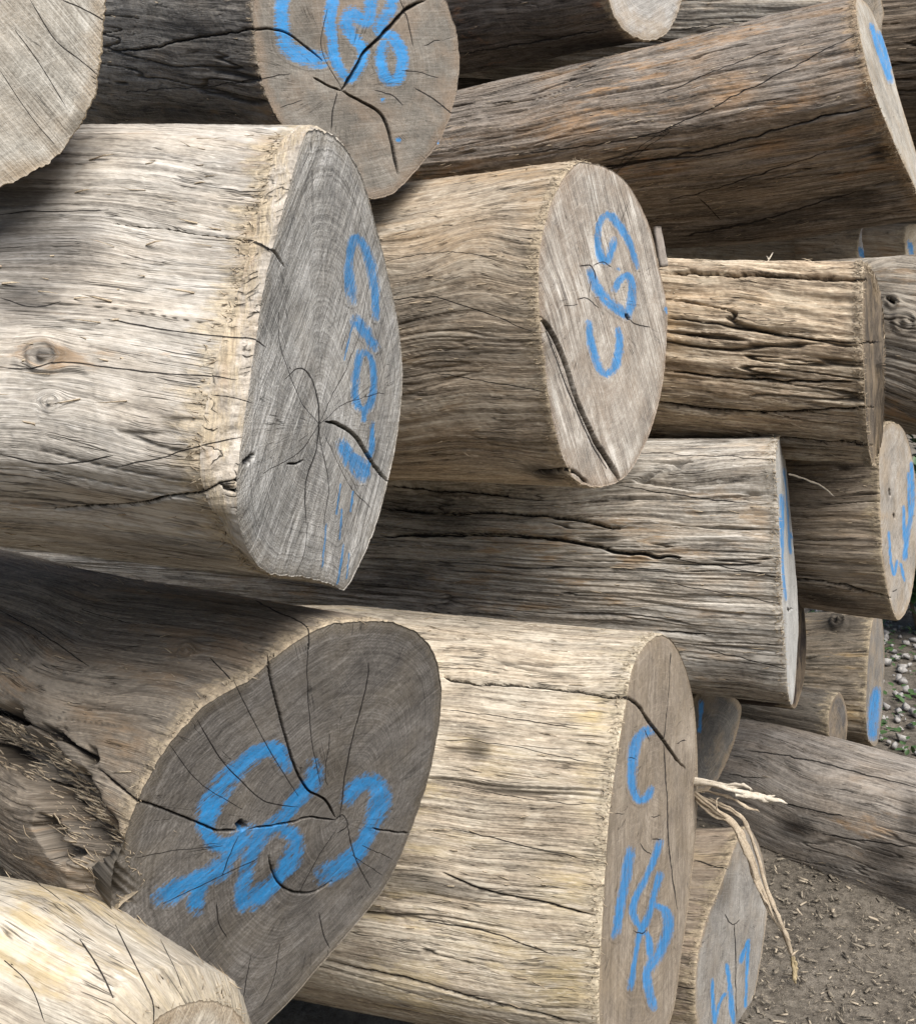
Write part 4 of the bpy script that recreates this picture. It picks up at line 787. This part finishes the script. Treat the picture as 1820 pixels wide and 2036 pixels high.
scatter('gravel', stone_m, 2600, rect(1.0, 3.9, 3.1, 7.3), lambda r: np.array([1, r.uniform(.6, 1), r.uniform(.4, .8)]) * r.uniform(.008, .04), .4, 3, 'grey stones and rubble on the ground beyond the pile at the right edge', 'gravel')

# leaves
def leaf_material(name, a, b):
    m = NT(name); p = m.n.new('ShaderNodeTexCoord').outputs['Object']
    return m.done(m.mix(m.noise(p, 25, 4), a, b), None, .5, .4)
def leaf_mass(V, T, c, L, r, up=.4):
    d = r.normal(0, 1, 3); d[2] = abs(d[2]) * up; d /= np.linalg.norm(d); s = np.cross(d, [0, 0, 1]); s /= np.linalg.norm(s); nn = np.cross(s, d)
    w = L * .32; o = len(V)
    V += [c, c + d * L * .35 + s * w + nn * w * .3, c + d * L * .75 + s * w * .7 + nn * w * .2, c + d * L - nn * L * .1, c + d * L * .75 - s * w * .7 + nn * w * .2, c + d * L * .35 - s * w + nn * w * .3, c + d * L * .5]
    T += [(o, o + 1, o + 6), (o + 1, o + 2, o + 6), (o + 2, o + 3, o + 6), (o + 3, o + 4, o + 6), (o + 4, o + 5, o + 6), (o + 5, o, o + 6)]
r = np.random.default_rng(5); V = []; T = []
for k in range(1500):
    c = np.array([r.uniform(1.4, 3.0), r.uniform(3.1, 5.9), r.uniform(.005, .05)])
    if vn(c[None] * [5, 5, 0], 3)[0] < .45: continue
    leaf_mass(V, T, c, r.uniform(.02, .05), r)
o = link_mesh('ground_cover', np.array(V), None, leaf_material('weed_leaf', (.02, .045, .014), (.06, .11, .03)), T=np.array(T)); o['kind'] = 'stuff'; tag(o, 'low green weeds growing in the rubble at the right edge', 'weeds')

def bush(name, label, cx_, cy_, w, h, nst, nl, seed, L=(.05, .11)):
    r = np.random.default_rng(seed); root = thing(name, label, 'bush', (cx_, cy_, 0), None)
    V = []; T = []; SV = []; SQ = []
    for k in range(nst):
        a = r.uniform(0, 6.28); tip = np.array([cx_ + math.cos(a) * w * r.uniform(.2, 1), cy_ + math.sin(a) * w * r.uniform(.2, 1), h * r.uniform(.55, 1)]); b0 = np.array([cx_ + r.normal(0, .04), cy_ + r.normal(0, .04), 0])
        prev = None
        for q in range(9):
            t = q / 8; c = b0 * (1 - t) + tip * t + np.array([0, 0, .12 * h * math.sin(t * 3.1)]) ; rad = .012 * (1 - t * .8)
            o_ = len(SV); SV += [c + rad * np.array([math.cos(x), math.sin(x), 0]) for x in np.linspace(0, 2 * math.pi, 6, endpoint=False)]
            if q: SQ += [(o_ - 6 + x, o_ - 6 + (x + 1) % 6, o_ + (x + 1) % 6, o_ + x) for x in range(6)]
            if q > 1:
                for z_ in range(nl): leaf_mass(V, T, c + r.normal(0, .06, 3), r.uniform(*L), r, 1)
    link_mesh('foliage', np.array(V), None, leaf_material(name + '_leaf', (.02, .05, .015), (.06, .12, .03)), root, T=np.array(T))
    link_mesh('stems', np.array(SV), np.array(SQ), plain_wood(name + '_stem', (.06, .045, .03), (.14, .11, .08)), root)
bush('dark_bush', 'dark leafy bush in shade at the right edge behind the oval-ended log', 2.6, 5.4, .55, .9, 34, 9, 3)
bush('tall_bush', 'taller green bush far behind the pile at the right', 3.6, 7.0, .9, 1.8, 40, 9, 4, (.07, .14))

# ------------------------------------------------------------------ splintered strips, twig, slat
def strip_bundle(name, label, cat, strands, mat, seed):
    """each strand: list of (px, py, z, width_m)"""
    r = np.random.default_rng(seed); root_p = at(*strands[0][0][:3]); root = thing(name, label, cat, tuple(float(a) for a in root_p))
    more = []
    for st in strands:
        wm = max(w for *_, w in st)
        if wm > .009:
            nsub = int(wm / .003)
            for q_ in range(nsub):
                a_, b_ = (0, len(st)) if q_ < 2 else sorted(r.choice(len(st) + 1, 2, replace=False))
                if b_ - a_ < 2: continue
                off = (q_ / max(1, nsub - 1) - .5) * .9
                more.append([(x + off * w * F / z_ * .4 + r.normal(0, 1.2), y + off * w * F / z_ * .6 + r.normal(0, 1.2), z_ + r.normal(0, .003), min(w, .010) * r.uniform(.5, 1.2)) for (x, y, z_, w) in st[a_:b_]])
        else: more.append(st)
    strands = more
    for st in strands:
        P3 = np.array([at(a, b, c) for a, b, c, w in st]); W = np.array([w for *_, w in st])
        tt = np.linspace(0, len(P3) - 1, 40); base = open_spline(P3, 14); q = np.linspace(0, len(base) - 1, 40)
        Pp = np.stack([np.interp(q, np.arange(len(base)), base[:, k]) for k in range(3)], 1); Wp = np.interp(tt, np.arange(len(W)), W)
        Pp = Pp + (fbm(Pp * 25, seed, 3)[:, None] - .5) * .008; Wp = Wp * (.65 + .7 * fbm(Pp * 90 + 7, seed, 2)); Wp[-3:] *= [.7, .4, .1]
        tg = np.gradient(Pp, axis=0); tg /= np.linalg.norm(tg, axis=1)[:, None]; vd = Pp - O; vd /= np.linalg.norm(vd, axis=1)[:, None]
        sdv = np.cross(tg, vd); sdv /= np.linalg.norm(sdv, axis=1)[:, None]; nn = np.cross(sdv, tg)
        Kk = 8; V = []
        for i_ in range(40):
            for k in range(Kk):
                a = 2 * math.pi * k / Kk; wob = 1 + .9 * (vn(np.array([[i_ * .35, k * 1.3, seed]]), seed)[0] - .5)
                V.append(Pp[i_] + sdv[i_] * Wp[i_] * .5 * math.cos(a) * wob + nn[i_] * Wp[i_] * .2 * math.sin(a) * wob)
        i0 = np.arange(39)[:, None] * Kk; j0 = np.arange(Kk)[None]; Q = np.stack([i0 + j0, i0 + (j0 + 1) % Kk, i0 + Kk + (j0 + 1) % Kk, i0 + Kk + j0], -1).reshape(-1, 4)
        link_mesh('strand', np.array(V), Q, mat, root, smooth=False)
    return root
sm1 = plain_wood('splinter_wood', (.20, .15, .10), (.50, .42, .31), 1)
z0 = 2.22
strip_bundle('torn_bark_strip', 'frayed strip of torn bark hanging down beside the C142 log', 'bark strip', [
    [(1380, 1580, z0 + .05, .012), (1430, 1615, z0, .022), (1468, 1650, z0 - .02, .030), (1498, 1730, z0 - .03, .026), (1530, 1810, z0 - .04, .020), (1560, 1860, z0 - .04, .016), (1572, 1902, z0 - .04, .008), (1585, 1888, z0 - .04, .001)],
    [(1385, 1578, z0 + .05, .006), (1440, 1605, z0, .009), (1475, 1625, z0 - .02, .008), (1490, 1660, z0 - .02, .007), (1515, 1740, z0 - .03, .008), (1545, 1820, z0 - .05, .007), (1563, 1865, z0 - .05, .005), (1572, 1872, z0 - .05, .002)],
    [(1385, 1590, z0 + .05, .006), (1420, 1620, z0, .009), (1455, 1640, z0 - .02, .010), (1480, 1690, z0 - .02, .007), (1510, 1770, z0 - .04, .006), (1530, 1800, z0 - .05, .003)],
    [(1395, 1572, z0 + .05, .004), (1440, 1580, z0, .006), (1480, 1602, z0 - .02, .006), (1508, 1618, z0 - .02, .002)],
    [(1410, 1585, z0 + .03, .004), (1440, 1600, z0, .005), (1470, 1618, z0 - .02, .002)],
    [(1400, 1600, z0 + .03, .003), (1440, 1625, z0, .004), (1446, 1640, z0 - .01, .001)],
    [(1425, 1610, z0 - .01, .003), (1424, 1590, z0 - .01, .003), (1430, 1585, z0 - .01, .001)]], sm1, 3)
sm2 = plain_wood('pale_splinter_wood', (.34, .29, .22), (.62, .56, .46), 2)
strip_bundle('pale_splinter', 'pale forked splinter of wood jutting right beside the C142 log', 'splinter', [
    [(1378, 1562, z0 + .05, .02), (1420, 1564, z0, .026), (1460, 1574, z0 - .02, .022), (1500, 1582, z0 - .02, .012), (1540, 1594, z0 - .03, .010), (1566, 1601, z0 - .03, .006)],
    [(1378, 1552, z0 + .05, .008), (1440, 1562, z0, .010), (1480, 1562, z0 - .02, .007), (1494, 1572, z0 - .02, .002)],
    [(1500, 1586, z0 - .02, .006), (1530, 1584, z0 - .03, .005), (1540, 1582, z0 - .03, .002)]], sm2, 5)
g1 = on_ground(1575, 1945, .01); g1c = to_cam(g1)
strip_bundle('wood_sliver', 'short tan sliver of wood standing on the chips below the bark strip', 'sliver', [[(1572, 1886, g1c[2] - .01, .008), (1577, 1915, g1c[2], .011), (1580, 1945, g1c[2], .010), (1581, 1956, g1c[2], .004)]], plain_wood('sliver_wood', (.22, .17, .10), (.42, .34, .2), 4), 7)
strip_bundle('dry_twig', 'thin curved dry twig across the shaded gap beside the white-ended log', 'twig', [[(1566, 944, 2.34, .004), (1600, 952, 2.33, .005), (1630, 966, 2.32, .004), (1660, 988, 2.31, .002)]], plain_wood('twig_wood', (.12, .10, .075), (.22, .19, .15), 6), 9)
strip_bundle('grass_blade', 'small pale grass blades on top of the splintery log', 'grass blade', [[(1525, 520, 2.3, .003), (1531, 510, 2.3, .003), (1537, 500, 2.3, .001)], [(1528, 520, 2.3, .003), (1526, 511, 2.3, .002), (1523, 508, 2.3, .001)]], sm2, 11)

def board(name, label, cat, quad, z, th, mat):
    """a small sawn board: four photo corners at depth z, thickness th"""
    a = np.array([at(x, y, zz) for (x, y), zz in zip(quad, z)]); e1 = a[1] - a[0]; e2 = a[3] - a[0]; nn = np.cross(e1, e2); nn /= np.linalg.norm(nn)
    if nn @ (O - a[0]) < 0: nn = -nn
    K = 14; V = []
    for side in (0, 1):
        for i_ in range(K):
            for j_ in range(K):
                s, t = i_ / (K - 1), j_ / (K - 1)
                p = a[0] * (1 - s) * (1 - t) + a[1] * s * (1 - t) + a[2] * s * t + a[3] * (1 - s) * t
                nzv = vn(np.array([[i_ * .9, j_ * .9, side * 3.0]]), 5)[0] - .5
                V.append(p - nn * (th * side) + nn * nzv * th * .25 + e2 / np.linalg.norm(e2) * nzv * .003 * (j_ in (0, K - 1)))
    Q = []
    for side in (0, 1):
        for i_ in range(K - 1):
            for j_ in range(K - 1):
                o_ = side * K * K + i_ * K + j_; q = (o_, o_ + 1, o_ + K + 1, o_ + K); Q.append(q if side else q[::-1])
    for k in range(K - 1):
        for (p_, q_) in (((k * K), (k + 1) * K), (k * K + K - 1, (k + 1) * K + K - 1), (k, k + 1), ((K - 1) * K + k, (K - 1) * K + k + 1)):
            Q.append((p_, q_, q_ + K * K, p_ + K * K))
    o = link_mesh(name, np.array(V), np.array(Q), mat, smooth=False); return tag(o, label, cat)
board('wood_offcut', 'small grey wooden offcut sticking up behind the rim of the C69 end', 'offcut', [(1304, 450), (1313, 450), (1328, 528), (1316, 530)], (2.28, 2.3, 2.3, 2.28), .008, plain_wood('offcut_wood', (.14, .12, .10), (.32, .28, .24), 8))

# ------------------------------------------------------------------ light
w = bpy.data.worlds.new('World'); scene.world = w; w.use_nodes = True
sky = w.node_tree.nodes.new('ShaderNodeTexSky'); sky.sky_type = 'NISHITA'; sky.sun_disc = False
SV = Vector((.28, -.50, .83)).normalized()
el = math.asin(SV.z); az = math.atan2(SV.x, SV.y)
sky.sun_elevation = el; sky.sun_rotation = az; sky.dust_density = 3.0; sky.air_density = 1.0
bg = w.node_tree.nodes['Background']; w.node_tree.links.new(sky.outputs[0], bg.inputs[0]); bg.inputs[1].default_value = .07
ld = bpy.data.lights.new('sun', 'SUN'); ld.energy = 3.4; ld.angle = math.radians(44); ld.color = (1, .98, .955)
lo = bpy.data.objects.new('sun', ld); C.objects.link(lo); lo.rotation_euler = (-SV).to_track_quat('-Z', 'Y').to_euler()
scene.view_settings.view_transform = 'Standard'; scene.view_settings.look = 'None'; scene.view_settings.exposure = 0.86; scene.view_settings.gamma = 1
scene.cycles.max_bounces = 4; scene.cycles.adaptive_threshold = .02
